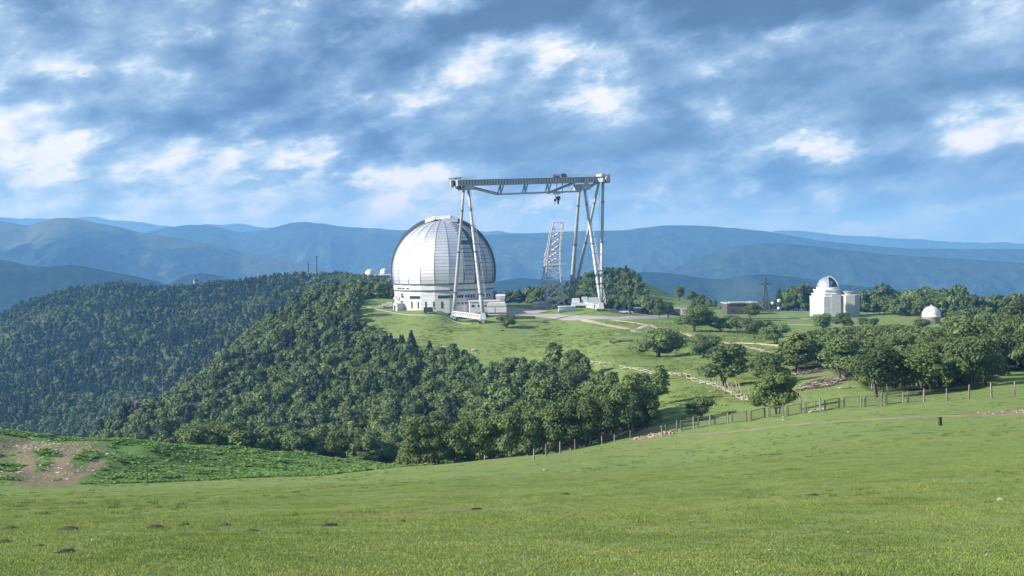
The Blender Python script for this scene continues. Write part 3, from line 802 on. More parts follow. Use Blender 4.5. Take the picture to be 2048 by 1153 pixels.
# far and near woods: candidate places on a jittered grid over the terrain
def jitter(x0, x1, y0, y1, s):
    xs, yy = np.meshgrid(np.arange(x0, x1, s), np.arange(y0, y1, s))
    x = xs.ravel()+RNG.uniform(-.42, .42, xs.size)*s; y = yy.ravel()+RNG.uniform(-.42, .42, xs.size)*s
    return x, y, ground(x, y)
def clear_of(x, y):
    m = np.ones(len(x), bool)
    for (a, b, r) in OCC: m &= np.hypot(x-a, y-b) > r+1.2
    return m
cand = []      # x, y, z, height, kind
room = None
def grove(x, y, z, m, hmin, hmax, kinds, probs):
    for i in np.nonzero(m)[0]:
        hh = RNG.uniform(hmin, hmax)*(0.78+0.4*RNG.random())*(1+.22*float(fbm(np.array([x[i]/17]), np.array([y[i]/17]), 2)[0]))
        if room is not None and len(room) == len(x): hh = min(hh, room[i])
        cand.append((x[i], y[i], z[i], hh, RNG.choice(kinds, p=probs)))
# the big wood below the telescope
x, y, z = jitter(-260, 130, 216, 760, 4.3); px, py = projn(np.stack([x, y, z], -1))
gx_ = isk = (in_poly(px, py, KNOLL) & (y < 280)) | ((y < 275) & (x < -25))
m = in_poly(px, py, SLOPE) & ~gx_ & clear_of(x, y) & (RNG.random(len(x)) < .93)
nz = fbm(x/40, y/40, 3)
m1 = m & (nz+RNG.normal(size=len(x))*.35 > 0.35); m2 = m & ~m1
right = px > 930
grove(x, y, z, m1 & (px < 1150), 6.5, 10.5, ['conifer', 'round'], [.6, .4])
grove(x, y, z, m1 & (px >= 1150), 6, 8, ['tall', 'round'], [.5, .5])
grove(x, y, z, m2 & ~right, 5.5, 9, ['round', 'tall', 'wide'], [.55, .25, .2])
grove(x, y, z, m2 & right, 6, 9.5, ['round', 'tall', 'wide'], [.4, .5, .1])
# wood on the right
x, y, z = jitter(60, 420, 205, 620, 5.0); px, py = projn(np.stack([x, y, z], -1))
m = in_poly(px, py, WOODR) & clear_of(x, y) & (y > 208)
# the trees stay low where the photograph shows the grass and the small dome above them
room = (py-np.interp(px, [1500,1600,1640,1720,1760,1800,1850,1885,1905,1960,2048,2300], [700,668,656,652,650,648,654,654,622,610,606,606]))/F*y
m &= room > 3.2
x, y, z, room = x[m], y[m], z[m], room[m]; m = np.ones(len(x), bool)
grove(x, y, z, m, 4.5, 7.5, ['round', 'wide', 'tall', 'bush'], [.45, .3, .1, .15])
# tree belts behind the plateau
def belt(pts, width, s, hmin, hmax, kinds, probs, keep=1.0):
    Pw = np.array([tuple(P(*p)) for p in pts])
    x, y, z = jitter(Pw[:, 0].min()-width, Pw[:, 0].max()+width, Pw[:, 1].min()-width, Pw[:, 1].max()+width, s)
    m = (seg_dist(x, y, [tuple(q[:2]) for q in Pw]) < width) & (RNG.random(len(x)) < keep) & clear_of(x, y)
    grove(x, y, z, m, hmin, hmax, kinds, probs)
belt([(985,608,690),(1040,608,690),(1100,606,700),(1160,608,700),(1230,618,680),(1290,618,690)], 9, 4.6, 5, 7.5, ['round', 'wide', 'conifer'], [.5, .3, .2])
belt([(1590,634,745),(1620,634,745),(1700,634,745),(1740,634,740),(1800,636,735),(1850,640,720),(1900,642,700)], 10, 4.4, 9, 13.5, ['round', 'tall', 'conifer'], [.5, .2, .3])
belt([(1800,636,650),(1850,650,620),(1900,646,600),(1960,646,610),(2050,644,620),(2200,650,620)], 12, 4.6, 6, 9.5, ['round', 'wide', 'conifer'], [.6, .3, .1])
belt([(1400,625,740),(1450,624,730),(1520,628,730),(1560,630,740)], 6, 5, 4, 6, ['round', 'bush'], [.6, .4], .8)
belt([(722,572,1045),(790,573,1045)], 12, 5, 4, 6, ['round', 'tall', 'conifer'], [.4, .2, .4])
belt([(725,606,650),(770,608,640)], 10, 4.5, 5, 8, ['round', 'tall'], [.7, .3])
# hill behind the crane: wooded except for the mown strip on its right flank
x, y, z = jitter(10, 240, 640, 960, 5.2); px, py = projn(np.stack([x, y, z], -1))
HILLW = [(1000,560),(1140,585),(1180,540),(1262,555),(1278,568),(1288,590),(1300,612),(1310,620),(1310,640),(1000,640)]
m = in_poly(px, py, HILLW) & clear_of(x, y)
m |= in_poly(px, py, [(1400,600),(1470,612),(1560,622),(1560,600),(1400,590)]) & (y > 700)
grove(x, y, z, m, 4, 7, ['round', 'wide', 'conifer'], [.5, .2, .3])
for (a, b, c, d_, lab) in ((1360,603,572,22,'taller of the two round trees on the crest of the mown hill'),(1385,608,579,22,'lower right-hand round tree on the crest of the mown hill'),(1402,613,588,24,'dark tree at the foot of the mown hill crest')):
    tree_px(a, b, c, d_, 'round', lab, dmin=700)
tree_px(2040,700,610,70,'round','tall dark tree cut by the right edge of the picture', dmin=380)

cand_a = np.array([(c[0], c[1], c[2], c[3]) for c in cand]); kinds_a = np.array([c[4] for c in cand])
cpx, cpy = projn(cand_a[:, :3])
tops = cand_a[:, 2]+cand_a[:, 3]*0.7
# which of them can be seen: the line from the eye to the upper crown must clear the ground
vis = np.ones(len(cand), bool)
for t in np.linspace(0.06, 0.97, 46):
    X, Y = cand_a[:, 0]*t, cand_a[:, 1]*t
    vis &= ground(X, Y) < EYE.z+(tops-EYE.z)*t
vis &= (cpx > -40) & (cpx < 2090)
size_px = np.where(vis, cand_a[:, 3]/cand_a[:, 1], 0)
order = np.argsort(-size_px)[:235]; ind = np.zeros(len(cand), bool); ind[order] = True; ind &= vis
for i in np.nonzero(ind)[0]:
    x_, y_, z_, h_ = cand_a[i]; k_ = kinds_a[i]
    where = 'big wood below the dome' if x_ < 60 and y_ < 620 and cpx[i] < 1350 else 'wood on the right'
    word = {'round': 'rounded leafy tree', 'wide': 'broad-crowned leafy tree', 'tall': 'slender pale green tree', 'conifer': 'dark pointed tree', 'bush': 'low leafy bush'}[k_]
    if cpx[i] < 1350 and y_ < 620:
        part = ('lower' if y_ < 290 else 'middle' if y_ < 360 else 'upper')+' '+('left' if cpx[i] < 850 else 'central' if cpx[i] < 1050 else 'right')
    else: part = ('front' if y_ < 260 else 'middle' if y_ < 340 else 'back')+' '+('left' if cpx[i] < 1750 else 'central' if cpx[i] < 1900 else 'right')
    grp = word.replace('bush', 'bushe')+'s in the '+part+' part of the '+where
    o = tree(x_, y_, h_, k_, word+' in the '+part+' part of the '+where, grp, RNG.uniform(.85, 1.25), z=z_, cat='bush' if k_ == 'bush' else 'tree')
rest = np.nonzero(~ind & (cand_a[:, 1] > 0) & (cpx > -200) & (cpx < 2250))[0]
VK = ['round', 'round', 'wide', 'tall', 'conifer', 'bush']
def lib_set(n=520, size=0.055): return [lib_tree(k, 900+i, n, size) for i, k in enumerate(VK)]
def mass(name, idx, label, n=700, size=0.046):
    kk_ = kinds_a[idx]; pick = np.zeros(len(idx), int)
    for i, k in enumerate(kk_):
        o = [j for j, q in enumerate(VK) if q == k]; pick[i] = o[RNG.integers(0, len(o))]
    c = cand_a[idx]; s = c[:, 3]; wd = RNG.uniform(.85, 1.25, len(s))
    scl = np.stack([s*wd, s*wd, s], -1); rot = np.stack([0*s, 0*s, RNG.uniform(0, 6.28, len(s))], -1)
    scatter(name, c[:, :3], scl, rot, lib_set(n, size), label, pick)
isr = cpx[rest] > 1350; isb = (cand_a[rest, 1] > 625)
mass('wood', rest[~isr & ~isb], 'dense mixed wood covering the slope below the big dome')
mass('wood', rest[isb], 'belts and groves of trees along the far edge of the plateau')
mass('wood', rest[isr & ~isb], 'leafy wood below the white telescope building')
# the far wooded hill
x, y, z = jitter(-640, 20, 690, 1560, 5.4); px, py = projn(np.stack([x, y, z], -1))
m = (px > -260) & (px < 790) & (y > 690)
m &= ~((np.hypot((px-255)/45, (py-586)/6) < 1) & (y > 1300) & (RNG.random(len(x)) < .7))
m &= ~((px > 800-40*0) )
x, y, z = x[m], y[m], z[m]; n = len(x)
ux_, uy_ = px[m]-600, py[m]-690
along, across = (ux_*.78-uy_*.62), (ux_*.62+uy_*.78)
light = (fbm(x/70+5, y/90, 3)+RNG.normal(size=n)*.22 > 0.55) | (np.abs(across+10+30*fbm(x/40, y/40, 3)) < 52) & (np.abs(along) < 420) | ((py[m] > 800) & (fbm(x/35, y/35, 3)+RNG.normal(size=n)*.2 > -.1))
szn = 1+.35*fbm(x/22+9, y/22, 3)
h = np.where(light, RNG.uniform(3.5, 6.5, n), RNG.uniform(3.8, 8.0, n))*szn
pick = np.where(light, RNG.choice([0, 1, 2, 3, 3], n), RNG.choice([4, 4, 4, 4, 4, 0], n)); wd = RNG.uniform(.8, 1.5, n)
scatter('forest', np.stack([x, y, z], -1), np.stack([h*wd, h*wd, h], -1), np.stack([0*h, 0*h, RNG.uniform(0, 6.28, n)], -1), lib_set(330, 0.075), 'dark forest covering the far hill on the left', pick)

# dead standing trees on the left spur
rs = random.Random(4)
DEAD = thing('dead_tree', (0, 0, 0), '', 'tree')
mb = MB(); pts = [Vector((0, 0, -.05))]; 
for i in range(1, 6): pts.append(Vector((rs.uniform(-.02, .02), rs.uniform(-.02, .02), i*.2)))
mb.path(pts, [.04, .034, .028, .022, .015, .006], 6); mb.build('trunk', DEADWOOD, DEAD, True)
for q in range(11):
    mb = MB(); h = .35+.055*q; a = q*2.4; L = .2*(1.15-h)+.05
    mb.path([(0, 0, h), (math.cos(a)*L*.6, math.sin(a)*L*.6, h+.02), (math.cos(a)*L, math.sin(a)*L, h+rs.uniform(-.03, .05))], [.014, .010, .004], 4)
    mb.build('branch', DEADWOOD, DEAD)
dd = [(256,850,820,'leftmost dead tree, low on the left spur'),(266,838,800,'dead tree close beside the leftmost one'),(272,860,822,'dead tree standing lowest on the spur near the grass knoll'),(285,860,830,'short dead tree on the lower spur'),(325,812,772,'bare dead trunk by itself in the middle of the spur'),(350,765,735,'dead tree with branch stubs on the skyline of the spur'),(372,805,778,'short dead tree right of the bare trunk'),(408,770,735,'leaning dead tree on the upper spur'),(436,772,740,'dead tree in front of the upper spur, left of its taller neighbour'),(443,750,722,'highest dead tree on the spur'),(495,745,722,'small dead tree near the dark bend of the spur')]
for i, (a, b, c, lab) in enumerate(dd):
    o = DEAD if i == 0 else copy_tree(DEAD)
    p = hit(a, b, 300); h = (b-c)/F*p.y*1.2+5
    o.location = (p.x, p.y, p.z); o.scale = (h, h, h); o.rotation_euler = (rs.uniform(-.05, .05), rs.uniform(-.06, .06), rs.uniform(0, 6)); o['label'] = lab; o['group'] = 'dead trees on the left spur'
# ------------------------------------------------------------------ materials of built things
def alu(name, tone, rough):
    m, t, bs = material(name, rough, 0.85, 0.5)
    g = t.add('ShaderNodeNewGeometry'); n = t.noise(g.outputs['Position'], 0.8, 5, 0.65); oi = t.add('ShaderNodeObjectInfo')
    c = t.mix(n, col4([q*.93 for q in tone]), col4([min(1, q*1.04) for q in tone]))
    c = t.mix(t.math('MULTIPLY', g.outputs['Random Per Island'], .6), c, col4([q*.80 for q in tone]))
    t.l.new(c, bs.inputs['Base Color'])
    t.put(bs.inputs['Roughness'], t.math('ADD', t.maprange(n, .2, .8, rough-.06, rough+.08), t.math('MULTIPLY', g.outputs['Random Per Island'], .05)))
    return m
ALU = alu('aluminium_panel', (0.80, 0.80, 0.82), 0.47)
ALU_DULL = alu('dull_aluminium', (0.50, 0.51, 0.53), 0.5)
DARK = simple('dark_joint', (0.07, 0.08, 0.09), 0.7)
RIBM = simple('grey_rib', (0.10, 0.115, 0.14), 0.6, var=.2)
ZGREY = simple('greyish_wall_panel', (0.45, 0.46, 0.47), 0.6, var=0.08, scale=.6, dirt=(0.30, 0.30, 0.28))
WHITE = simple('white_wall_panel', (0.55, 0.56, 0.57), 0.5, var=0.07, scale=.6, dirt=(0.42, 0.42, 0.40))
WHITE2 = simple('white_paint', (0.64, 0.64, 0.65), 0.45, var=0.06, scale=1)
CONC = simple('grey_concrete', (0.30, 0.31, 0.30), 0.85, var=.2, dirt=(0.16, 0.15, 0.13))
GLASS = simple('dark_glass', (0.03, 0.045, 0.06), 0.12, spec=0.8)
CRANE_D = simple('dark_stiffener_paint', (0.19, 0.20, 0.21), 0.5)  # darker variant of the crane paint for the girder stiffeners
CRANE = simple('pale_grey_crane_paint', (0.38, 0.39, 0.39), 0.45, var=0.12, scale=.7, dirt=(0.24, 0.24, 0.22), spec=.5)
CRANE_W = simple('white_crane_paint', (0.54, 0.55, 0.57), 0.45, var=0.1, dirt=(0.4, 0.38, 0.34))
DARKSTEEL = simple('dark_steel', (0.06, 0.065, 0.075), 0.6, metal=.3)
LATT = simple('galvanised_lattice', (0.42, 0.42, 0.45), 0.5, var=.25, dirt=(0.25, 0.14, 0.10))
BROWN = simple('brown_brick_wall', (0.095, 0.078, 0.072), 0.9, var=.2, scale=2, dirt=(0.06, 0.05, 0.045))
TAN = simple('tan_stone_wall', (0.24, 0.21, 0.16), 0.9, var=.25, scale=3)
POSTM = simple('weathered_post', (0.21, 0.20, 0.18), 0.9, var=.25, scale=4, dirt=(0.16, 0.15, 0.12), bump=.02)
WIREM = simple('rusty_wire', (0.10, 0.085, 0.075), 0.7)
LOGM = simple('bleached_log', (0.38, 0.35, 0.29), 0.85, var=.2, scale=5, dirt=(0.3, 0.26, 0.2), bump=.02)
ROADM = simple('pale_worn_asphalt', (0.33, 0.31, 0.28), 0.9, var=.15, scale=.5, dirt=(0.22, 0.21, 0.19))
TRACKM = simple('pale_dirt_track', (0.42, 0.36, 0.27), 0.95, var=.22, scale=.9, dirt=(0.22, 0.20, 0.12), bump=.05)
PATHM = simple('trodden_path', (0.22, 0.18, 0.12), 0.95, var=.35, scale=.8, dirt=(0.13, 0.17, 0.05), bump=.05)
STONE = simple('pale_stone', (0.31, 0.30, 0.28), 0.9, var=.3, scale=6, bump=.02)
SOIL = simple('dark_molehill_soil', (0.045, 0.038, 0.03), 0.95, var=.35, scale=9, bump=.03)
BLUEW = simple('bluish_white_sheet', (0.50, 0.58, 0.62), 0.5, var=.1)
PINKW = simple('faded_pinkish_white_sheet', (0.66, 0.62, 0.64), 0.5, var=.1)
ROOFG = simple('grey_roof_sheet', (0.36, 0.37, 0.40), 0.6, var=.15)

# ------------------------------------------------------------------ roads and tracks draped on the ground
def strip(name, pts, width, mat, label, lift=0.10, ragged=0.25, pxpts=True, dmin=8):
    q = [hit(p[0], p[1], dmin) for p in pts] if pxpts else [Vector((p[0], p[1], 0)) for p in pts]
    line = []
    for a, b in zip(q[:-1], q[1:]):
        n = max(2, int((b.xy-a.xy).length/1.5))
        line += [a.xy.lerp(b.xy, i/n) for i in range(n)]
    line.append(q[-1].xy)
    for _ in range(14):
        line = [line[0]]+[(line[i-1]+line[i]*2+line[i+1])/4 for i in range(1, len(line)-1)]+[line[-1]]
    mb = MB(); rows = []
    wid = width if isinstance(width, (list, tuple)) else (width, width)
    for i, p in enumerate(line):
        d = (line[min(i+1, len(line)-1)]-line[max(i-1, 0)]).normalized(); n = Vector((-d.y, d.x))
        f = i/(len(line)-1); wv = (wid[0]*(1-f)+wid[1]*f)
        l = wv/2*(1+ragged*fbm(np.array([i*.21]), np.array([3.7]), 3)[0]); r = wv/2*(1+ragged*fbm(np.array([i*.23]), np.array([13.7]), 3)[0])
        row = []
        for k in range(5):
            s = l-(l+r)*k/4; e = p+n*s
            row.append((e.x, e.y, gz(e.x, e.y)+lift*(1 if 0 < k < 4 else 0.15)))
        rows.append(row)
    for a, b in zip(rows[:-1], rows[1:]):
        for k in range(4): mb.quad([a[k], a[k+1], b[k+1], b[k]])
    return tag(mb.build(name, mat), label, kind='structure')
strip('road', [(985,622),(1040,628),(1100,632),(1170,637),(1240,639),(1300,636),(1345,631)], (11, 6), ROADM, 'pale plateau road from the big dome to the right', .16, .1, dmin=400)
strip('forecourt', [(980,617),(1010,619),(1050,622),(1090,626)], (14, 9), ROADM, 'pale paved yard beside the big dome', .24, .1, dmin=400)
strip('dirt_track', [(1165,640),(1200,648),(1240,655),(1285,667)], (3.4, 4.2), TRACKM, 'bare earth track leaving the road towards the slope', .13, .3, dmin=380)
strip('dirt_track', [(1225,641),(1265,645),(1290,650),(1318,656),(1350,664),(1385,673),(1430,682),(1480,691),(1530,704),(1560,714)], (3.0, 3.4), TRACKM, 'bare earth track winding right below the row of trees', .19, .3, dmin=330)
strip('dirt_track', [(1275,661),(1285,654),(1300,651)], (3.0, 3.0), TRACKM, 'short link between the two dirt tracks', .25, .3, dmin=380)
strip('dirt_track', [(1470,687),(1510,688),(1560,694)], (1.6, 1.8), TRACKM, 'narrow upper rut of the dirt track', .22, .3, dmin=330)
strip('footpath', [(735,616),(790,628),(850,633),(905,641),(945,649)], 1.0, ROADM, 'thin concrete crane rail strip below the big dome', .2, .05, dmin=480)
strip('forecourt', [(1565,636),(1600,637),(1635,640)], (5, 12), ROADM, 'paved patch left of the white telescope building', .18, .1, dmin=450)
strip('road', [(1570,650),(1640,652),(1720,652)], 2.2, ROADM, 'narrow pale road passing below the white telescope building', .2, .1, dmin=430)
strip('forecourt', [(2015,737),(2050,733),(2110,728)], 7, ROADM, 'grey road end at the right edge of the picture', .16, .1, dmin=210)
strip('footpath', [(1255,884),(1330,876),(1400,869),(1530,858),(1700,842),(1800,836),(1900,833),(2050,829),(2200,822)], (1.7, 2.4), PATHM, 'trodden earth path running along below the fence', .06, .5, dmin=120)

# ------------------------------------------------------------------ the great telescope dome
DC = P(888, 600, 600); DX, DY = DC.x, DC.y
ZR = P(888, 567.5, 578).z; ZT = P(888, 441, 600).z; RD = 22.4; ZC = ZT-RD; ZB = gz(DX, DY-21)-1.0
dome = thing('observatory_dome', (DX, DY, ZB), 'huge silver telescope dome on a white round building beside the gantry crane', 'observatory')
def loc(v): return (v[0], v[1], v[2]-ZB)
NG = 22; ST = 2*PI/NG; A0 = math.radians(-7.2)
PH0 = math.asin((ZR-ZC)/RD); PH1 = math.radians(84)
NRW = 26
def sph(th, ph, r): return (r*math.cos(ph)*math.sin(th), -r*math.cos(ph)*math.cos(th), ZC-ZB+r*math.sin(ph))
def gore(a, b, r, lap, mats, name, rows=NRW, seam=.10, skip=()):
    mb = MB()
    for j in range(rows):
        if j in skip: continue
        p0 = PH0+(PH1-PH0)*j/rows; p1 = PH0+(PH1-PH0)*(j+1)/rows-seam/r
        e0 = seam/(r*max(.15, math.cos(p0))); e1 = seam/(r*max(.15, math.cos(p1)))
        q = [sph(a+e0, p0, r+lap), sph(b-e0, p0, r+lap), sph(b-e1, p1, r), sph(a+e1, p1, r)]
        i = [sph(a+e0, p0, r-.2), sph(b-e0, p0, r-.2), sph(b-e1, p1, r-.2), sph(a+e1, p1, r-.2)]
        mb.quad(q); k = len(mb.v)-4; mb.v += i
        for s in range(4):
            n = (s+1) % 4; mb.f.append((k+s, k+4+s, k+4+n, k+n)); mb.m.append(0)
    return mb.build(name, mats, dome)
for k in range(-7, 15):
    a = A0+k*ST; b = a+ST
    m = (a+b)/2
    deg = math.degrees(m)
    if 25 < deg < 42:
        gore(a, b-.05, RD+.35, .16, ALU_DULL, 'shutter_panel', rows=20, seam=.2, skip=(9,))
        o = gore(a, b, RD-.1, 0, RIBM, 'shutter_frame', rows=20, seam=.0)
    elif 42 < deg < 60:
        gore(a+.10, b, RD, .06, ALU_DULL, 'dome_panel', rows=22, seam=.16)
        gore(a, a+.10, RD-.3, 0, RIBM, 'shutter_shade', rows=12, seam=.0)  # recessed strip beside the shutter, its shade put into the dark colour
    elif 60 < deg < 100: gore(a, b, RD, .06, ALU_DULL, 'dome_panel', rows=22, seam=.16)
    else: gore(a, b, RD, .045, ALU, 'dome_panel')
mb = MB(); prof = []
for j in range(25):
    ph = PH0+(PI/2-.02-PH0)*j/24; prof.append(((RD-.45)*math.cos(ph), ZC-ZB+(RD-.45)*math.sin(ph)))
mb.lathe(prof, n=44); mb.build('inner_shell', DARK, dome, True)
mb = MB(); mb.lathe([(2.6, ZC-ZB+RD*math.sin(PH1)-.1), (2.4, ZT-ZB+.25), (0.05, ZT-ZB+.45)], n=16); mb.build('crown_cap', ALU, dome)
# seams stand out as thin dark ribs between the gores
for k in range(-7, 15):
    th = A0+k*ST; mb = MB()
    mb.path([sph(th, PH0+(PH1-PH0)*j/20, RD+.04) for j in range(21)], [.12]*21, 4); mb.build('rib', RIBM, dome)
# the great arch round the opening, just behind the widest section
def arch(r0, r1, y0, y1, a0, a1, n, name, mat, z0=0):
    mb = MB(); pr = None
    for i in range(n+1):
        a = a0+(a1-a0)*i/n; rr1 = r1-1.1*abs(math.cos(a))**2
        s = [(math.cos(a)*q, y, ZC-ZB+math.sin(a)*q) for q, y in ((r0, y0), (rr1, y0), (rr1, y1), (r0, y1))]
        if pr:
            for e in range(4):
                f = (e+1) % 4; mb.quad([pr[e], s[e], s[f], pr[f]])
        else: mb.quad(s[::-1])
        pr = s
    mb.quad(pr); return mb.build(name, mat, dome)
arch(21.6, 24.2, -1.2, 3.6, PH0, PI-PH0, 60, 'arch', RIBM)
# visor of the shutter on top
mb = MB(); hz = ZT-ZB
top = [(-7.5,-1.6,.5),(-3.4,-2.2,1.75),(3.6,-2.6,2.1),(7.0,-2.2,.7)]
for (x0, y0, z0), (x1, y1, z1) in zip(top[:-1], top[1:]):
    b0, b1 = z0-1.5, z1-1.5
    mb.quad([(x0,y0,hz+z0),(x1,y1,hz+z1),(x1,5,hz+z1+.1),(x0,5,hz+z0+.1)])
    mb.quad([(x0,y0-.5,hz+b0),(x1,y1-1.2,hz+b1),(x1,y1,hz+z1),(x0,y0,hz+z0)])
    mb.quad([(x0,5,hz+b0),(x0,5,hz+z0+.1),(x1,5,hz+z1+.1),(x1,5,hz+b1)])
    mb.quad([(x0,y0-.5,hz+b0),(x0,5,hz+b0),(x1,5,hz+b1),(x1,y1-1.2,hz+b1)])
mb.build('visor', ALU, dome)
mb = MB(); mb.box((3.2, -3.6, hz-.1), (7.4, 3.6, 1.7), .12, taper=.72); mb.build('visor_hood', ALU, dome)
# ring, upper drum and base wall
def facet_ring(r, z0, z1, name, mat, t=.35, gap=.03, seam=.06, rows=1, k0=0, k1=NG):
    for k in range(k0, k1):
        a = A0+k*ST; b = a+ST; m = (a+b)/2; hw = r*math.sin(ST/2)*1.0-gap; rr = r*math.cos(ST/2)
        for j in range(rows):
            za = z0+(z1-z0)*j/rows; zb = z0+(z1-z0)*(j+1)/rows-seam
            key = (name, r, round(zb-za, 3))
            if key not in _fm:
                mb = MB(); mb.box((0, t/2, (zb-za)/2), (hw*2, t, zb-za)); _fm[key] = mb.mesh(name); _fm[key].materials.append(mat)
            o = link(name, _fm[key], None, dome)
            o.location = (rr*math.sin(m), -rr*math.cos(m), za); o.rotation_euler = (0, 0, m)
_fm = {}
zr = ZR-ZB
mb = MB(); mb.lathe([(RD*math.cos(PH0)-.8, zr), (RD*math.cos(PH0)+.45, zr), (RD*math.cos(PH0)+.45, zr-.5), (21.0, zr-.55)], n=44); mb.build('track_ring', RIBM, dome)
facet_ring(22.0, zr-2.75, zr-.55, 'parapet_panel', WHITE)
mb = MB(); mb.lathe([(20.5, zr-2.75), (22.15, zr-2.75), (22.15, zr-3.15), (20.5, zr-3.2)], n=44); mb.build('drum_ring', RIBM, dome)
facet_ring(21.7, 0.0, zr-3.2, 'wall_panel', WHITE, rows=5)
mb = MB(); mb.lathe([(20.9, -1.5), (20.9, zr)], n=44); mb.build('drum_core', DARK, dome)
def on_wall(deg, z, out=.0, r=21.7):
    """frame on the facet of the drum that holds this direction"""
    th = math.radians(deg); k = math.floor((th-A0)/ST); m = A0+(k+.5)*ST
    rr = r*math.cos(ST/2); s = rr*math.tan(th-m)
    n = Vector((math.sin(m), -math.cos(m), 0)); t = Vector((math.cos(m), math.sin(m), 0))
    return n*(rr+out)+t*s+Vector((0, 0, z)), m
def window(deg, z, w_, h_, mull=0):
    p, m = on_wall(deg, z)
    mb = MB(); fr = .12
    mb.box((0, -.04, h_/2), (w_, .14, h_)); fo = mb.build('window', DARKSTEEL, dome); fo.location = p; fo.rotation_euler = (0, 0, m)
    mb = MB(); mb.box((0, -.13, h_/2), (w_-2*fr, .06, h_-2*fr)); mb.build('pane', GLASS, fo)
    if mull:
        mb = MB()
        for i in range(1, mull+1): mb.box((0 if mull == 0 else -w_/2+w_*i/(mull+1), -.15, h_/2), (.1, .12, h_-.1))
        mb.build('mullion', WHITE2, fo)
zw = 1.0
for d in (-38.2,-35.2,-32.2,-29.2,-26.4): window(d, zw+5.2, .95, 1.25)
for d in (-2.6,0.2,3.0,5.8,8.4,12,15,18,21,24,28.5,32,35.5,39,46,50,54,63,70): window(d, zw+5.4, .95, 1.25)
for d in (-36.7,-27.8,-18.2,-8.7,0.4):
    for q in range(3): window(d, zw+1.2+q*.98, .72, .88)
for d in (16,19.5,24,28): window(d, zw+2.6, 1.1, .9)
for d, z, ww in ((-54,7.2,1.9),(-60,5.6,1.5),(-54,4.0,1.9),(-68,6.0,1.2)):
    p, m = on_wall(d, z, .7); mb = MB(); mb.box((0, 0, .35), (ww, 1.5, .55)); o = mb.build('balcony', WHITE2, dome); o.location = p; o.rotation_euler = (0, 0, m)
    p, m = on_wall(d, z+.6); mb = MB(); mb.box((0, -.05, .3), (ww*.8, .14, .8)); o = mb.build('balcony_window', GLASS, dome); o.location = p; o.rotation_euler = (0, 0, m)
for d in (-62,-56,-50,-42):
    p, m = on_wall(d, zr-2.0, .1, 22.0); mb = MB(); mb.box((0, 0, 0), (1.5, .3, .6)); o = mb.build('vent', DARK, dome); o.location = p; o.rotation_euler = (0, 0, m)
p, m = on_wall(-54, 1.0, 1.7); mb = MB(); mb.box((0, 0, 1.7), (2.8, 4.0, 3.4)); o = mb.build('entrance_block', WHITE, dome); o.location = p; o.rotation_euler = (0, 0, m)
mb = MB(); mb.box((-.3, -2.05, 1.35), (1.1, .12, 2.4)); mb.build('door', DARKSTEEL, o)
# ------------------------------------------------------------------ the gantry crane
crane = thing('gantry_crane', (0, 0, 0), 'giant pale grey gantry crane with A-shaped legs striding beside the dome', 'crane')
def gp(px, py, D): return P(px, py, D)
B1 = gp(908, 625, 570); B2 = gp(966, 632, 543); B3 = gp(1142, 601, 620); B4 = gp(1202, 611, 566)
G = {id(b): gz(b.x, b.y) for b in (B1, B2, B3, B4)}
TL = gp(931, 380, 556); TR1 = gp(1161, 372, 592); TR2 = gp(1206, 366, 594)
crane.location = (B2.x, B2.y, gz(B2.x, B2.y)); CO = crane.location.copy()
def cl(v): return Vector(v)-CO
def cpart(mb, name, mat, smooth=False): 
    mb.v = [tuple(Vector(v)-CO) for v in mb.v]; return mb.build(name, mat, crane, smooth)
def leg(top, bot, r0, r1, n=12, name='leg', bands=5):
    mb = MB(); k = 8
    mid_ = [Vector(top).lerp(Vector(bot), i/k) for i in range(k+1)]
    mb.path(mid_, [.76*(r0+(r1-r0)*i/k) for i in range(k+1)], n); o = cpart(mb, name, CRANE, True)
    for i in range(1, bands+1):
        mb = MB(); f = i/(bands+1); c = Vector(top).lerp(Vector(bot), f); d = (Vector(bot)-Vector(top)).normalized()
        r = .76*(r0+(r1-r0)*f)+.09; mb.tube(c-d*.25, c+d*.25, r, r, 12)
        q = cpart(mb, 'flange', DARKSTEEL if i % 2 else CRANE); q.parent = o
    return o
leg(TL+Vector((-.7,0,0)), B1, .62, 1.15); leg(TL+Vector((1.1,0,0)), B2, .62, 1.15)
leg(TR1+Vector((-.4,0,0)), B3, .75, 1.5); leg(TR1+Vector((1.5,0,0)), B4, .7, 1.0); leg(TR2+Vector((-1.8,0,0)), B3+Vector((.9,0,0)), .7, .9); leg(TR2, B4, .85, .95)
for a, b in ((TL, B2), (TR1, B4)):      # ladders with cages up two of the legs
    mb = MB(); off = Vector((1.9, -.3, 0))
    for s in (-.3, .3): mb.tube(Vector(a)+off+Vector((s,0,0)), Vector(b)+off+Vector((s,0,0)), .06, n=4)
    L = (Vector(b)-Vector(a)).length
    for i in range(int(L/1.2)):
        c = Vector(a).lerp(Vector(b), i*1.2/L)+off; mb.tube(c+Vector((-.3,0,0)), c+Vector((.3,0,0)), .05, n=4)
    for i in range(1, 7):
        c = Vector(a).lerp(Vector(b), i/7.0); mb.box((c.x+1.2, c.y-.3, c.z), (2.6, 1.2, .18))
    o = cpart(mb, 'ladder', CRANE)
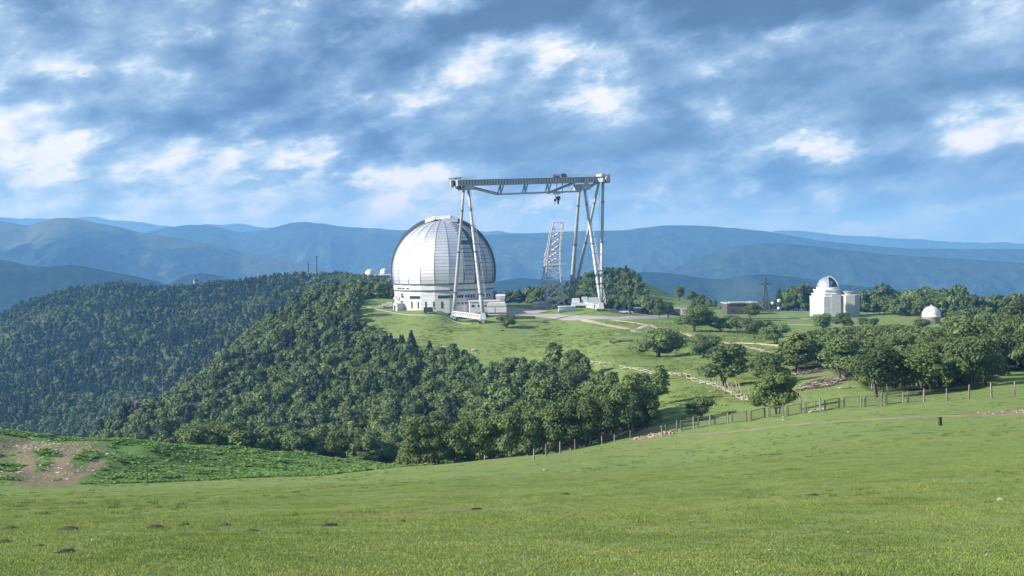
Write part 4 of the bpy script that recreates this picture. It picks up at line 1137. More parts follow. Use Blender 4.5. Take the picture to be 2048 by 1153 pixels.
# main girder: two plate girders with stiffeners
GL = gp(907, 367, 553); GR = gp(1211, 359, 601)
gd = (GR-GL).normalized(); gn = Vector((0,0,1)).cross(gd).normalized(); gu = gd.cross(gn)*-1
if gu.z < 0: gu = -gu
H = 1.0
def gbox(mb, c, L, w_, h_, mi=0):
    c = Vector(c); k = len(mb.v)
    for dz in (-1, 1):
        for dx, dy in ((-1,-1),(1,-1),(1,1),(-1,1)):
            mb.v.append(tuple(c+gd*dx*L/2+gn*dy*w_/2+gu*dz*h_/2))
    for f in ((0,3,2,1),(4,5,6,7),(0,1,5,4),(1,2,6,5),(2,3,7,6),(3,0,4,7)):
        mb.f.append(tuple(k+i for i in f)); mb.m.append(mi)
GLEN = (GR-GL).length
for s in (-2.4, 2.4):
    mb = MB(); gbox(mb, (GL+GR)/2+gn*s, GLEN, 1.0, 2*H); gbox(mb, (GL+GR)/2+gn*s+gu*(H+.1), GLEN, 1.6, .2); gbox(mb, (GL+GR)/2+gn*s-gu*(H+.1), GLEN, 1.6, .2)
    o = cpart(mb, 'main_girder', CRANE)
    mb = MB(); n = int(GLEN/1.45)
    for i in range(n+1):
        for sd_ in (-1, 1): gbox(mb, GL+gd*(GLEN*i/n)+gn*(s+sd_*.62), .14, .26, 2*H)
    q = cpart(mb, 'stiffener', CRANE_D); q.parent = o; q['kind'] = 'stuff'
mb = MB(); gbox(mb, (GL+GR)/2+gu*(H-.2), GLEN, 4.0, .12); cpart(mb, 'walkway_deck', CRANE)
for s in (-3.4, 3.4):
    mb = MB()
    for h_ in (.55, 1.1): 
        a = GL+gn*s+gu*(H+.2+h_); mb.tube(a, a+gd*GLEN*.12, .04, n=4); a = GR+gn*s+gu*(H+.2+h_); mb.tube(a-gd*GLEN*.36, a, .04, n=4)
    for i in range(30):
        f = i/29
        if .12 < f < .64: continue
        a = GL+gd*GLEN*f+gn*s+gu*(H+.1); mb.tube(a, a+gu*1.2, .04, n=4)
    cpart(mb, 'railing', CRANE)
# under-truss
ch = [gp(938,374,560), gp(998,389,565), gp(1160,383,590)]
for s in (-1, 1):
    o3 = gn*s*.7
    mb = MB(); mb.tube(ch[0]+o3, ch[1]+o3, .5, n=8); cpart(mb, 'truss_chord', CRANE)
    mb = MB(); mb.tube(ch[1]+o3, ch[2]+o3, .36, n=8); cpart(mb, 'truss_chord', CRANE)
    a, b = gp(1095,387,581), gp(1148,366,589); mb = MB(); mb.tube(a+o3, b+o3, .42, n=8); cpart(mb, 'truss_chord', CRANE)
    a, b = gp(1172,379,592), gp(1198,363,596); mb = MB(); mb.tube(a+o3, b+o3, .45, n=8); cpart(mb, 'truss_chord', CRANE)
def atp(px, top=True):
    f = (px-906)/(1212-906); return GL+gd*GLEN*f-gu*H
def chord_at(px):
    f = (px-998)/(1160-998); return ch[1].lerp(ch[2], f)
for x0, x1 in ((995,1001.5),(1043,1049),(1089,1096)):
    for s in (-.25, .25):
        o3 = gn*s
        for a, b in ((atp(x0), chord_at(x0)), (atp(x1), chord_at(x1)), (atp(x0), chord_at(x1))):
            mb = MB(); mb.tube(a+o3, b+o3, .15, n=6); cpart(mb, 'truss_post', CRANE)
for x0, x1 in ((1131,1137),(1139,1145)):
    mb = MB(); mb.tube(chord_at(x0), atp(x1+2), .1, n=4); cpart(mb, 'truss_brace', CRANE)
# knuckle blocks where the legs meet the girder
for c, sz in ((TL+Vector((0,0,.7)), (4.4,6.2,1.7)), (TR1+Vector((.6,0,-.6)), (4.4,6.4,2.6)), (TR2+Vector((-.8,0,1.2)), (3.4,6.4,1.6))):
    mb = MB(); gbox(mb, c, *sz); cpart(mb, 'head_block', CRANE)
for c in (TR1+Vector((.6,0,1.5)), TR2+Vector((0,0,1.6))):
    mb = MB(); mb.tube(c-gn*3.5, c-gn*2.9, 1.2, n=14); cpart(mb, 'hinge_plate', CRANE)
mb = MB(); gbox(mb, GL+gd*1.0+gu*(H+1.0), 3.2, 4.5, .3); gbox(mb, GL-gd*.6-gu*.3, .3, 1.2, 3.0); gbox(mb, GL+gd*.6+gu*.5-gn*1, .2, .3, 3); gbox(mb, GL+gd*2-gu*(H+.8), 1, 2, 1.2); cpart(mb, 'end_platform', DARKSTEEL)
for q in (.02, .06, .085):
    mb = MB(); c = GL+gd*GLEN*q-gu*(H+.65)-gn*2; mb.tube(c-gn*.4, c+gn*.4, .5, n=10); cpart(mb, 'pulley', DARKSTEEL)
mb = MB(); gbox(mb, GR-gd*2.2+gu*(H+.8), 3.0, 3.4, 1.1); cpart(mb, 'winch_house', CRANE_W)
mb = MB(); gbox(mb, GR+gd*.1+gu*(H+.5), .9, 4.6, 1.8); gbox(mb, GR+gd*.3-gu*.4, .4, 5, 2.6); cpart(mb, 'end_frame', CRANE)
mb = MB(); 
for s in (-2.4, 2.4): gbox(mb, atp(1115)+gu*(2*H+.9)+gn*s, 3.0, 1.1, 1.2)
gbox(mb, atp(1115)+gu*(2*H+1.3), 2.2, 5.4, 1.0); gbox(mb, atp(1119)+gu*(2*H+1.6), 1.2, 1.6, .5); tro = cpart(mb, 'trolley', DARKSTEEL)
for x_ in (1108, 1120):
    mb = MB(); a = atp(x_)+gu*2*H; b = a.copy(); b.z = gp(1113, 388, 582).z; mb.tube(a, b, .16, n=5); cpart(mb, 'hoist_rope', DARKSTEEL)
c = gp(1114, 388, 582); mb = MB(); gbox(mb, c, 3.2, 1.2, .6); cpart(mb, 'hoist_beam', CRANE_W)
c = gp(1116, 396, 582); mb = MB(); mb.tube(gp(1116,389,582), gp(1116,394,582), .12, n=5); mb.path([gp(1116,393,582), gp(1116.5,398,582), gp(1116.5,402,582), gp(1116.3,409,582)], [.9,1.0,.45,.35], 8); cpart(mb, 'hook_block', DARKSTEEL)
mb = MB(); mb.tube(gp(1111,389,582), gp(1110,401,582), .1, n=5); mb.path([gp(1108,401,582), gp(1112.5,401,582)], [.55,.55], 8); mb.tube(gp(1110,401,582), gp(1110,411,582), .1, n=4); cpart(mb, 'hook_block', DARKSTEEL)
mb = MB(); mb.tube(gp(1199,380,594), gp(1196,600,570), .05, n=4); cpart(mb, 'hanging_cable', DARKSTEEL)
# travelling gear
def bogie(b, nm='bogie'):
    g = gz(b.x, b.y)
    mb = MB(); mb.box((b.x, b.y, b.z-.2), (2.5, 2.5, 2.6), taper=.7); cpart(mb, 'leg_foot', CRANE_W)
    for dx in (-1.5, 1.5):
        mb = MB(); mb.box((b.x+dx*.5, b.y, (g+b.z)/2-.2), (1.5, 1.9, max(.8, b.z-g-1.8))); bo = cpart(mb, nm, CRANE_W)
        mb = MB(); mb.tube((b.x+dx*.75, b.y-1.1, g+.62), (b.x+dx*.75, b.y+1.1, g+.62), .6, n=14); q = cpart(mb, 'wheel', DARKSTEEL); q.parent = bo
for b in (B1, B2, B3, B4): bogie(b)
def sill(a, b, z_off, n):
    a, b = Vector(a)+Vector((0,0,z_off)), Vector(b)+Vector((0,0,z_off))
    d = (b-a).normalized(); sx = Vector((0,0,1)).cross(d).normalized()
    def bar(p, q, hw, hh):
        k = len(mb.v); 
        for e in (p, q):
            for u_, v_ in ((-1,-1),(1,-1),(1,1),(-1,1)): mb.v.append(tuple(e+sx*u_*hw+Vector((0,0,v_*hh))))
        for f in ((0,3,2,1),(4,5,6,7),(0,1,5,4),(1,2,6,5),(2,3,7,6),(3,0,4,7)): mb.f.append(tuple(k+i for i in f)); mb.m.append(0)
    mb = MB(); up = Vector((0,0,.85)); bar(a+up, b+up, .6, .16); bar(a-up, b-up, .6, .16); bar(a, b, .12, .7); o = cpart(mb, 'sill_beam', CRANE_W)
    mb = MB()
    for i in range(n+1):
        c = a.lerp(b, i/n); bar(c-d*.14, c+d*.14, .5, .7)
    q = cpart(mb, 'stiffener', CRANE_W); q.parent = o; q['kind'] = 'stuff'
sill(B1, B2, -.5, 16); sill(B3, B4, -.9, 16)

# ------------------------------------------------------------------ curved lattice frame by the road
TB = P(1110, 615, 600); tz = gz(TB.x, TB.y)
lat = thing('lattice_frame', (TB.x, TB.y, tz), 'tall curved lattice frame of galvanised steel between dome and right crane legs', 'tower')
def Lp(px, py, dd=0): return P(px, py, 600+dd)-Vector((TB.x, TB.y, tz))
LA = [(1094,624),(1094,600),(1093.5,580),(1093,560),(1093,542),(1094,525),(1096,508),(1098.5,490),(1102,470),(1107,445)]
LB = [(1129,612),(1126,600),(1123.5,580),(1122,560),(1120.5,542),(1119.5,525),(1119.5,508),(1120.5,490),(1122.5,470),(1125.5,445)]
def samp(L, f):
    f *= len(L)-1; i = min(int(f), len(L)-2); t = f-i; return (L[i][0]*(1-t)+L[i+1][0]*t, L[i][1]*(1-t)+L[i+1][1]*t)
def lpath(L, dd, sh=0, r=.27):
    mb = MB(); pts = [Lp(samp(L, i/18)[0]+sh, samp(L, i/18)[1], dd) for i in range(19)]; mb.path(pts, [r*1.3]*4+[r]*15, 5); mb.build('chord', LATT, lat)
lpath(LA, -2.5); lpath(LB, -2.5); lpath(LA, 2.5, -3.5, .19); lpath(LB, 2.5, 2.0, .19)
NL = 17; rs = random.Random(9)
for i in range(2, NL+1):
    f = i/NL; a = samp(LA, f); b = samp(LB, f); g_ = samp(LA, f-1/NL); h_ = samp(LB, f-1/NL)
    mb = MB(); mb.tube(Lp(*a, -2.5), Lp(*b, -2.5), .2, n=5); mb.build('rung', LATT, lat)
    mb = MB(); mb.tube(Lp(a[0]-3.5, a[1], 2.5), Lp(b[0]+2, b[1], 2.5), .1, n=5); mb.build('rung', LATT, lat)
    mb = MB(); mb.tube(Lp(*a, -2.5), Lp(a[0]-3.5, a[1], 2.5), .08, n=4); mb.tube(Lp(*b, -2.5), Lp(b[0]+2, b[1], 2.5), .08, n=4); mb.build('rung', LATT, lat)
    mb = MB()
    if i % 2: mb.tube(Lp(*g_, -2.4), Lp(*b, -2.4), .14, n=4)
    else: mb.tube(Lp(*h_, -2.4), Lp(*a, -2.4), .14, n=4)
    mb.tube(Lp(g_[0]-3.5, g_[1], 2.5), Lp(b[0]+2, b[1], 2.5), .07, n=4); mb.build('brace', LATT, lat)
for i, (fa, fb) in enumerate(((.62,.68),(.7,.76),(.55,.6),(.78,.84),(.86,.9))):
    a = samp(LA, fa); b = samp(LB, fb); 
    A_, B_ = Lp(a[0]+3+3*(i % 2), a[1], -.5), Lp(b[0]-7+3*(i % 2), b[1], -.5); mb = MB(); mb.tube(A_, B_, .45, n=5); mb.build('stair_flight', CRANE_W, lat)
mb = MB(); mb.tube(Lp(1094,598,-2.5), Lp(1123,572,2.5), .38, n=6); mb.build('diagonal', CRANE_W, lat)
mb = MB(); mb.tube(Lp(1094,622,-2.5), Lp(1128,598,-2.5), .38, n=6); mb.build('diagonal', CRANE_W, lat)
mb = MB(); mb.tube(Lp(1092,597,-2.5), Lp(1127,596,-2.5), .3, n=6); mb.build('tie_beam', CRANE_W, lat)
mb = MB(); mb.tube(Lp(1087,532,-2.5), Lp(1129,529,-2.5), .3, n=6); mb.build('platform_beam', LATT, lat)
mb = MB(); mb.tube(Lp(1076,619,0), Lp(1094,622,-2.5), .35, n=6); mb.build('base_beam', CRANE_W, lat)
mb = MB(); mb.path([Lp(1092,498,3), Lp(1088,545,3), Lp(1084,575,4), Lp(1082,600,5), Lp(1078,615,6)], [.12]*5, 4); mb.build('back_stay', LATT, lat)
for k in range(9):
    y_ = 505+k*12; x_ = 1091-(k*1.2); mb = MB(); mb.tube(Lp(x_, y_, 3), Lp(x_-3+rs.random()*2, y_+9, 3), .3, n=5); mb.build('cable_guard', LATT, lat)

# ------------------------------------------------------------------ buildings on the plateau
def block(name, px0, px1, base, top, D, depth, mat, label, cat, rz=0.0, taper=1.0, roof=None, group=None, rh=.35):
    """a building with wall and overhanging roof"""
    a, b = P(px0, base, D), P(px1, base, D); c = (a+b)/2; w_ = (b-a).length; h_ = (base-top)/F*D
    g = min(gz(a.x, a.y), gz(b.x, b.y), c.z); 
    o = thing(name, (c.x, c.y+depth/2, c.z), label, cat, group, rz)
    mb = MB(); mb.box((0, 0, (h_-rh-1.5)/2), (w_*.97, depth*.97, h_-rh+1.5), taper=taper); mb.build('wall', mat, o)
    mb = MB(); mb.box((0, 0, h_-rh/2), (w_*taper+.3, depth*taper+.3, rh)); mb.build('roof', roof or mat, o)
    return o, w_, h_
def child_box(o, name, c, size, mat, parent=None):
    mb = MB(); mb.box(c, size); return mb.build(name, mat, parent or o)
o, w_, h_ = block('annex', 937, 1000, 619, 602, 572, 9, WHITE2, 'low flat white annex in front of the big dome, behind the crane leg', 'building', .06)
for i in range(5): child_box(o, 'window', (-w_/2+1.6+i*w_/5, -4.42, 1.5), (1.1, .1, .9), GLASS)
# chamfered white hall
def cham(px0, px1, base, top, D, depth, label, mat=PINKW, name='white_hall'):
    a, b = P(px0, base, D), P(px1, base, D); c = (a+b)/2; w_ = (b-a).length/2; h_ = (base-top)/F*D
    o = thing(name, (c.x, c.y, c.z), label, 'building')
    sec = [(-.9*w_, 0), (w_, 0), (w_, h_*.62), (.86*w_, h_), (-.82*w_, h_), (-w_, h_*.72)]
    mb = MB(); n = len(sec)
    for y_ in (0, depth): mb.v += [(x_, y_, z_-(.8 if z_ == 0 else 0)) for x_, z_ in sec]
    mb.f.append(tuple(range(n))); mb.m.append(0); mb.f.append(tuple(reversed(range(n, 2*n)))); mb.m.append(0)
    for i in range(n): j = (i+1) % n; mb.f.append((i, n+i, n+j, j)); mb.m.append(0)
    mb.build('wall', mat, o)
    mb = MB(); mb.box((0, -.03, h_*.66), (w_*1.9, .12, .12)); mb.box((-w_*.2, -.03, h_*.3), (.12, .1, h_*.5)); mb.build('joint', DARK, o)
    child_box(o, 'plinth', (0, -.06, .12), (w_*1.92, .2, .35), DARK)
    return o
cham(974, 1013, 627, 606, 556, 8, 'pinkish white chamfered hall at the right foot of the big dome')
a = P(1002, 607, 585); o = thing('flared_tank', (a.x, a.y, a.z), 'white flared block with rounded top between the dome and the tree belt', 'building')
mb = MB(); mb.prism([(-2.0,-2.5),(1.6,-2.5),(1.6,2.5),(-2.0,2.5)], -.5, .4); n0 = len(mb.v)
mb.box((-.2, 0, 1.9), (3.2, 5, 3.0), taper=1.32); mb.box((-.1, 0, 3.65), (4.3, 6.4, .5), taper=.8); mb.build('wall', WHITE2, o); child_box(o, 'base_band', (-.2, -2.6, .2), (3.4, .2, .5), DARK)
cham(1065, 1096, 618, 605, 605, 7, 'white tent-roofed hut left of the lattice frame foot', PINKW, 'white_hut')
o, w_, h_ = block('container', 1117, 1151, 624, 613, 575, 5, BLUEW, 'pale blue-grey container at the foot of the lattice frame', 'container', 0, 1.0, WHITE2)
child_box(o, 'skid', (0, -2.4, -.2), (w_*.9, .4, .5), DARK)
o, w_, h_ = block('container', 1001, 1030, 616, 611, 640, 4, CONC, 'long low grey shed beyond the yard right of the big dome', 'shed', 0)
# machinery under the right crane legs
mm = P(1172, 620, 592); o = thing('crane_trailer', (mm.x, mm.y, gz(mm.x, mm.y)), 'bluish white machinery platform under the right crane legs', 'trailer')
for nm, c, sz, mt in (('deck',(0,0,1.6),(13,4,1.1),BLUEW),('cabin',(-4.4,0,3.2),(3.4,3,2.0),WHITE2),('cabin',(-.5,.5,3.4),(2.6,3,2.6),BLUEW),('drum_cover',(3.2,0,3.3),(4.4,3,2.2),BLUEW),('ramp',(5.6,-1,.8),(3,2,1.4),CRANE_W)):
    mb = MB(); mb.box(c, sz, taper=.9); mb.build(nm, mt, o)
for i in range(6):
    mb = MB(); mb.tube((-5.5+i*2.1,-2.0,.55),(-5.5+i*2.1,2.0,.55),.55,n=10); mb.build('wheel', DARKSTEEL, o)
# lorry by the dome wall
def vehicle_truck(px, py, label):
    p = hit(px, py, 480); o = thing('truck', (p.x, p.y, p.z), label, 'truck', rz=.08)
    mb = MB(); mb.box((-.9, 0, 1.75), (3.7, 2.2, 1.9)); mb.build('cargo_cover', DARKSTEEL, o)
    mb = MB(); mb.box((-.2, 0, .75), (5.4, 2.0, .25)); mb.build('chassis', DARK, o)
    mb = MB(); mb.prism([(1.15,-1.05),(2.7,-1.05),(2.7,1.05),(1.15,1.05)], .85, 1.75); mb.box((1.8, 0, 2.15), (1.3, 2.0, .85), taper=.85); cb = mb.build('cab', WHITE2, o)
    mb = MB(); mb.box((1.85, -1.0, 2.15), (.75, .08, .5)); mb.build('side_window', GLASS, cb)
    mb = MB(); mb.box((2.44, 0, 2.15), (.08, 1.6, .55)); mb.build('windscreen', GLASS, cb)
    for x_ in (-2.0, 1.9):
        for y_ in (-.95, .95):
            mb = MB(); mb.tube((x_, y_-.15, .48), (x_, y_+.15, .48), .48, n=12); wl = mb.build('wheel', DARK, o)
    return o
vehicle_truck(861, 629, 'small lorry with dark cargo body and white cab by the dome wall')
# stack of glazed panels on the grass left of the dome
for i, (px_, py_, s) in enumerate(((762,615,1.3),(770,614,1.7),(779,613,2.1))):
    p = hit(px_, py_+2, 480); o = thing('panel_rack', (p.x, p.y, p.z), ('lowest white slatted rack on the grass left of the dome', 'middle white slatted rack left of the dome', 'tallest white slatted rack close to the dome wall')[i], 'rack', 'slatted racks left of the dome')
    for k in range(4): mb = MB(); mb.box((-1+k*.6, 0, s/2), (.32, 2.2, s)); mb.build('slat', WHITE2, o)
    mb = MB(); mb.box((0, 0, .1), (2.6, 2.4, .15)); mb.build('base', CONC, o)
# scrap and crates under the left crane foot
scr = (('scrap_heap','dark heap of machine scrap under the left crane foot',930,622,2.6,1.6),('scrap_heap','rusty pile behind the crane sill beam',945,622,3.2,1.9))
for nm, lab, px_, py_, ww, hh in scr:
    p = hit(px_, py_+3, 520); o = thing(nm, (p.x, p.y, p.z), lab, 'scrap')
    rs = random.Random(px_)
    for k in range(9): mb = MB(); mb.box((rs.uniform(-ww, ww), rs.uniform(-1.5, 1.5), rs.uniform(.3, hh)), (rs.uniform(.5,1.6), rs.uniform(.5,1.5), rs.uniform(.3,1.0)), rs.random()*3); mb.build('scrap_piece', rs.choice([DARKSTEEL, BROWN, CONC, LATT]), o)

# white telescope building with the small bright dome
zc = P(1650, 640, 640); zg = zc.z
zb = thing('telescope_building', (zc.x, zc.y, zg), 'white faceted telescope building with a small bright silver dome on top', 'observatory')
sc = 640/F
def zx(px): return (px-1650)*sc
def zz(py): return (640-py)*sc
def octo(cx, cy, r, n=8, ph=PI/8): return [(cx+r*math.cos(ph+2*PI*i/n), cy+r*math.sin(ph+2*PI*i/n)) for i in range(n)]
def facets(cx, cy, r, z0, z1, mat, n=8, name='wall_panel', rows=3):
    pl_ = octo(cx, cy, r, n)
    for i in range(n):
        a, b = Vector(pl_[i]), Vector(pl_[(i+1) % n]); m = (a+b)/2; L = (b-a).length; ang = math.atan2((b-a).y, (b-a).x)
        for k in range(rows):
            za = z0+(z1-z0)*k/rows; zb_ = z0+(z1-z0)*(k+1)/rows
            mb = MB(); mb.box((0, 0, (zb_-za)/2), (L-.06, .4, zb_-za-.05)); o = mb.build(name, mat, zb); o.location = (m.x, m.y, za); o.rotation_euler = (0, 0, ang)
facets(zx(1655), 0, 8.0, 0-1, zz(593), ZGREY)
mb = MB(); mb.prism(octo(zx(1655), 0, 7.7), -1, zz(593)-.1); mb.build('core', CONC, zb)
facets(zx(1693), -3.6, 5.1, -1, zz(591), ZGREY)
mb = MB(); mb.prism(octo(zx(1693), -3.6, 4.8), -1, zz(591)-.1); mb.build('core', CONC, zb)
mb = MB(); mb.box((zx(1665), -6.9, (zz(589)-1)/2), (4.4, 1.7, zz(589)+1)); mb.build('front_tower', ZGREY, zb)
for r_, z0, z1 in ((8.3, zz(594), zz(592)), (7.2, zz(592), zz(588)), (7.5, zz(588), zz(586.5)), (6.2, zz(586.5), zz(581)), (6.7, zz(581), zz(579))):
    mb = MB(); mb.prism(octo(zx(1655), 0, r_), z0, z1); mb.build('cornice', WHITE2, zb)
mb = MB(); mb.prism(octo(zx(1693), -3.6, 5.3), zz(591), zz(589.5)); mb.build('cornice', WHITE2, zb)
mb = MB(); mb.lathe([(2.6, zz(589.5)), (2.6, zz(585)), (3.0, zz(584.6)), (3.0, zz(583)), (0.1, zz(582.6))], (zx(1694), -3.4, 0), 20); mb.build('roof_tank', CONC, zb)
mb = MB(); mb.tube((zx(1700), -1, zz(583)), (zx(1700), -1, zz(572)), .12, n=5); mb.tube((zx(1702), -1, zz(574)), (zx(1697), -1, zz(573)), .1, n=4); mb.build('mast', DARKSTEEL, zb)
LINING = simple('silver_grey_lining', (0.6,0.62,0.66), 0.4, metal=.2)
SILV = alu('bright_silver_dome_skin', (0.93, 0.91, 0.92), 0.26)
dc = (zx(1656), 0, zz(579)); rr = 5.0
slit0, slit1 = math.radians(-98), math.radians(-38)     # opening towards the viewer's right
prof = [(rr*math.cos(a), rr*math.sin(a)) for a in [PI/2*i/14 for i in range(15)]]; prof[-1] = (.02, rr)
mb = MB(); mb.lathe([(5.1,-.2),(5.1,.9)]+[(q[0], q[1]+.9) for q in prof], dc, 40, slit1, slit0+2*PI); mb.build('dome_shell', SILV, zb, True)
mb = MB(); mb.lathe([(4.9,0)]+[(q[0]*.96, q[1]*.96+.8) for q in prof], dc, 40, slit1, slit0+2*PI); mb.build('dome_lining', LINING, zb, True)
mb = MB(); mb.lathe([(5.25,-.2),(5.25,1.0),(5.0,1.1)], dc, 40); mb.build('dome_ring', WHITE2, zb, True)
for th in (slit0, slit1):
    mb = MB(); mb.path([(dc[0]+5.1*math.cos(a)*math.cos(th), dc[1]+5.1*math.cos(a)*math.sin(th), dc[2]+.9+5.1*math.sin(a)) for a in [PI/2*i/12 for i in range(13)]], [.3]*13, 6); mb.build('slit_rib', SILV, zb)
mb = MB(); mb.tube((dc[0]+.3,-1,dc[2]+.6), (dc[0]+1.2,-1.8,dc[2]+3.6), .9, n=14); mb.tube((dc[0]-.6,-.6,dc[2]+.4), (dc[0]-.2,-.9,dc[2]+2.8), .5, n=8); mb.build('telescope_tube', WHITE2, zb)

# small domes
def small_dome(px, D, w_px, top, band, base, label, drum_mat, dome_mat=WHITE2, group=None, ribs=8, slit=False):
    r = w_px/2/F*D; c = P(px, base, D); s = D/F
    o = thing('small_observatory', (c.x, c.y, c.z), label, 'observatory', group)
    zb_, zt_ = (base-band)*s, (base-top)*s
    mb = MB(); mb.lathe([(r*.94, -1.5), (r*.94, zb_)], n=28); mb.build('drum', drum_mat, o, True)
    hh = zt_-zb_; sk = min(1, (hh-.15*r)/r) 
    prof = [(r*1.02, zb_), (r*1.02, zb_+.15*r)]+[(r*math.cos(a), zb_+.15*r+r*sk*math.sin(a)) for a in [PI/2*i/12 for i in range(12)]]+[(.02, zt_)]
    mb = MB(); mb.lathe(prof, n=32); mb.build('dome_shell', dome_mat, o, True)
    for k in range(ribs):
        th = 2*PI*k/ribs+.2; mb = MB()
        mb.path([(r*1.01*math.cos(a)*math.cos(th), r*1.01*math.cos(a)*math.sin(th), zb_+.15*r+r*sk*1.01*math.sin(a)) for a in [PI/2*i/8 for i in range(9)]], [.05]*9, 4); mb.build('rib', CONC, o)
    if slit:
        mb = MB(); pr = None
        for i in range(11):
            a = PI*.12+PI*.55*i/10; pts = [(r*1.04*math.cos(a)*.5+dx, -r*1.04*math.cos(a)*.87 if False else -r*1.04*math.cos(a)*.85, zb_+.15*r+r*sk*1.04*math.sin(a)) for dx in (-.16*r, .16*r)]
            if pr: mb.quad([pr[0], pr[1], pts[1], pts[0]])
            pr = pts
        mb.build('shutter', ALU_DULL, o)
    return o
small_dome(1863, 560, 37, 609, 634, 650, 'small white ribbed dome on a round tan stone drum, on the right', TAN)
small_dome(1961, 600, 24, 604, 618, 640, 'white dome half hidden by trees near the right edge', TAN, slit=True)
small_dome(740, 1100, 18, 539, 549, 575, 'left-hand white dome among trees behind the big dome\'s left side', WHITE2, group='white domes on the far hill')
small_dome(769, 1090, 17, 537, 547, 575, 'right-hand taller white dome beside the big dome\'s left edge', WHITE2, group='white domes on the far hill')
c = P(766, 551, 1070); o = thing('white_roof', (c.x, c.y, c.z), 'flat wide white roof under the right-hand far dome', 'building'); mb = MB(); mb.prism([(-7,-4),(7,-4),(7,4),(-7,4)], 0, .8); mb.build('roof', WHITE2, o); mb = MB(); mb.prism([(-5,-3),(5,-3),(5,3),(-5,3)], -8, -.02); mb.build('wall', CONC, o)
small_dome(391, 1380, 9, 558, 562, 570, 'tiny domed tower with a white drum on the crest of the far wooded hill', CONC, DARKSTEEL, ribs=4)

# brown building with pale roof, low sheds behind the road
o, w_, h_ = block('brown_building', 1452, 1514, 633, 606, 665, 14, BROWN, 'flat brown brick building with a pale upturned roof edge', 'building', .05, 1.0, ROOFG, rh=.5)
child_box(o, 'roof_canopy', (-w_*.18, -6.5, h_+.35), (w_*.5, 2.5, .35), WHITE2); child_box(o, 'roof_canopy', (w_*.38, -6.5, h_+.2), (w_*.25, 2.5, .3), WHITE2)
for i in range(3): wi = child_box(o, 'window', (-w_*.32+i*w_*.28, -6.85, 2.6), (1.3, .15, 1.1), GLASS)
LOWS = ((1238,1262,628,616,650,5,CONC,'small grey shed left of the road\'s low buildings'),(1263,1283,627,616,640,5,BROWN,'brown wooden cabin behind the road'),(1283,1304,627,617,655,6,ROOFG,'long grey roofed shed behind the road'),(1342,1362,630,617,650,6,BROWN,'brown barn right of the pair of dark trees'),(1363,1386,628,618,665,6,CONC,'grey barn farther right behind the many-stemmed tree'))
for (a, b, c, d_, D, dp, mt, lab) in LOWS:
    o, w_, h_ = block('shed', a, b, c, d_, D, dp, mt, lab, 'shed', random.uniform(-.1, .1), .92, ROOFG)
    child_box(o, 'door', (0, -dp/2+.02, .9), (1.1, .15, 1.8), DARK)
p = hit(1275, 622, 500); o = thing('sign', (p.x, p.y, p.z), 'small yellowish sign by the plateau road', 'sign'); mb = MB(); mb.tube((0,0,0),(0,0,2.2),.06,n=5); mb.build('pole', DARKSTEEL, o); child_box(o, 'board', (0,-.08,2.0), (1.1,.06,.9), simple('yellow_paint', (.6,.6,.2)))
# parked cars
for (px_, py_, mt, lab) in ((1247,627,WHITE2,'white parked car by the low sheds'),(1228,626,DARKSTEEL,'dark parked car left of the white one'),(1256,628,ROOFG,'grey parked car right of the white one')):
    p = hit(px_, py_, 480); o = thing('parked_car', (p.x, p.y, p.z), lab, 'car', 'cars by the low sheds', random.uniform(-.3,.3))
    mb = MB(); mb.box((0,0,.65),(4.2,1.7,.65),taper=.96); mb.build('body', mt, o); mb = MB(); mb.box((-.2,0,1.25),(2.3,1.5,.6),taper=.78); mb.build('cabin', GLASS, o)
    for x_ in (-1.3,1.3):
        for y_ in (-.75,.75): mb = MB(); mb.tube((x_,y_-.12,.33),(x_,y_+.12,.33),.33,n=10); mb.build('wheel', DARK, o)
# satellite tanks beside the pylon
for (px_, py_, r, lab) in ((1545,607,.75,'left white ball-shaped antenna on a pole beside the pylon'),(1558,602,.95,'top white ball-shaped antenna on a pole beside the pylon'),(1557.5,617,.8,'lower white ball-shaped antenna beside the pylon')):
    c = P(px_, py_, 700); g = gz(c.x, c.y); o = thing('antenna_ball', (c.x, c.y, g), lab, 'antenna', 'white antennas beside the pylon')
    mb = MB(); mb.lathe([(r*math.sin(PI*i/10)+.001, c.z-g-r*math.cos(PI*i/10)) for i in range(11)], n=16); mb.build('radome', WHITE2, o, True); mb = MB(); mb.tube((0,0,-.3),(0,0,c.z-g-r+.1),.15,n=6); mb.build('pole', DARKSTEEL, o)
# pylon
c = P(1531, 634, 690); s = 690/F; pyl = thing('pylon', (c.x, c.y, c.z), 'dark steel lattice power pylon with one wide cross-arm', 'pylon')
def pw(z): return 2.3*(1-z/22.)+.25
HP = (634-551)*s
for sx_ in (-1, 1):
    for sy_ in (-1, 1): mb = MB(); mb.tube((sx_*pw(0), sy_*pw(0), -1), (sx_*.2, sy_*.2, HP*.93), .22, .14, n=4); mb.build('leg', DARKSTEEL, pyl)
zs = [HP*q for q in (0,.16,.30,.42,.53,.63,.72,.80,.87,.93)]
for z0, z1 in zip(zs[:-1], zs[1:]):
    w0, w1 = 2.3*(1-z0/(HP*.93))+.2, 2.3*(1-z1/(HP*.93))+.2
    for ax in range(4):
        rt = Matrix.Rotation(ax*PI/2, 3, 'Z'); mb = MB()
        mb.tube(rt@Vector((-w0,-w0,z0)), rt@Vector((w1,-w1,z1)), .1, n=4); mb.tube(rt@Vector((w0,-w0,z0)), rt@Vector((-w1,-w1,z1)), .1, n=4); mb.tube(rt@Vector((-w1,-w1,z1)), rt@Vector((w1,-w1,z1)), .07, n=4); mb.build('brace', DARKSTEEL, pyl)
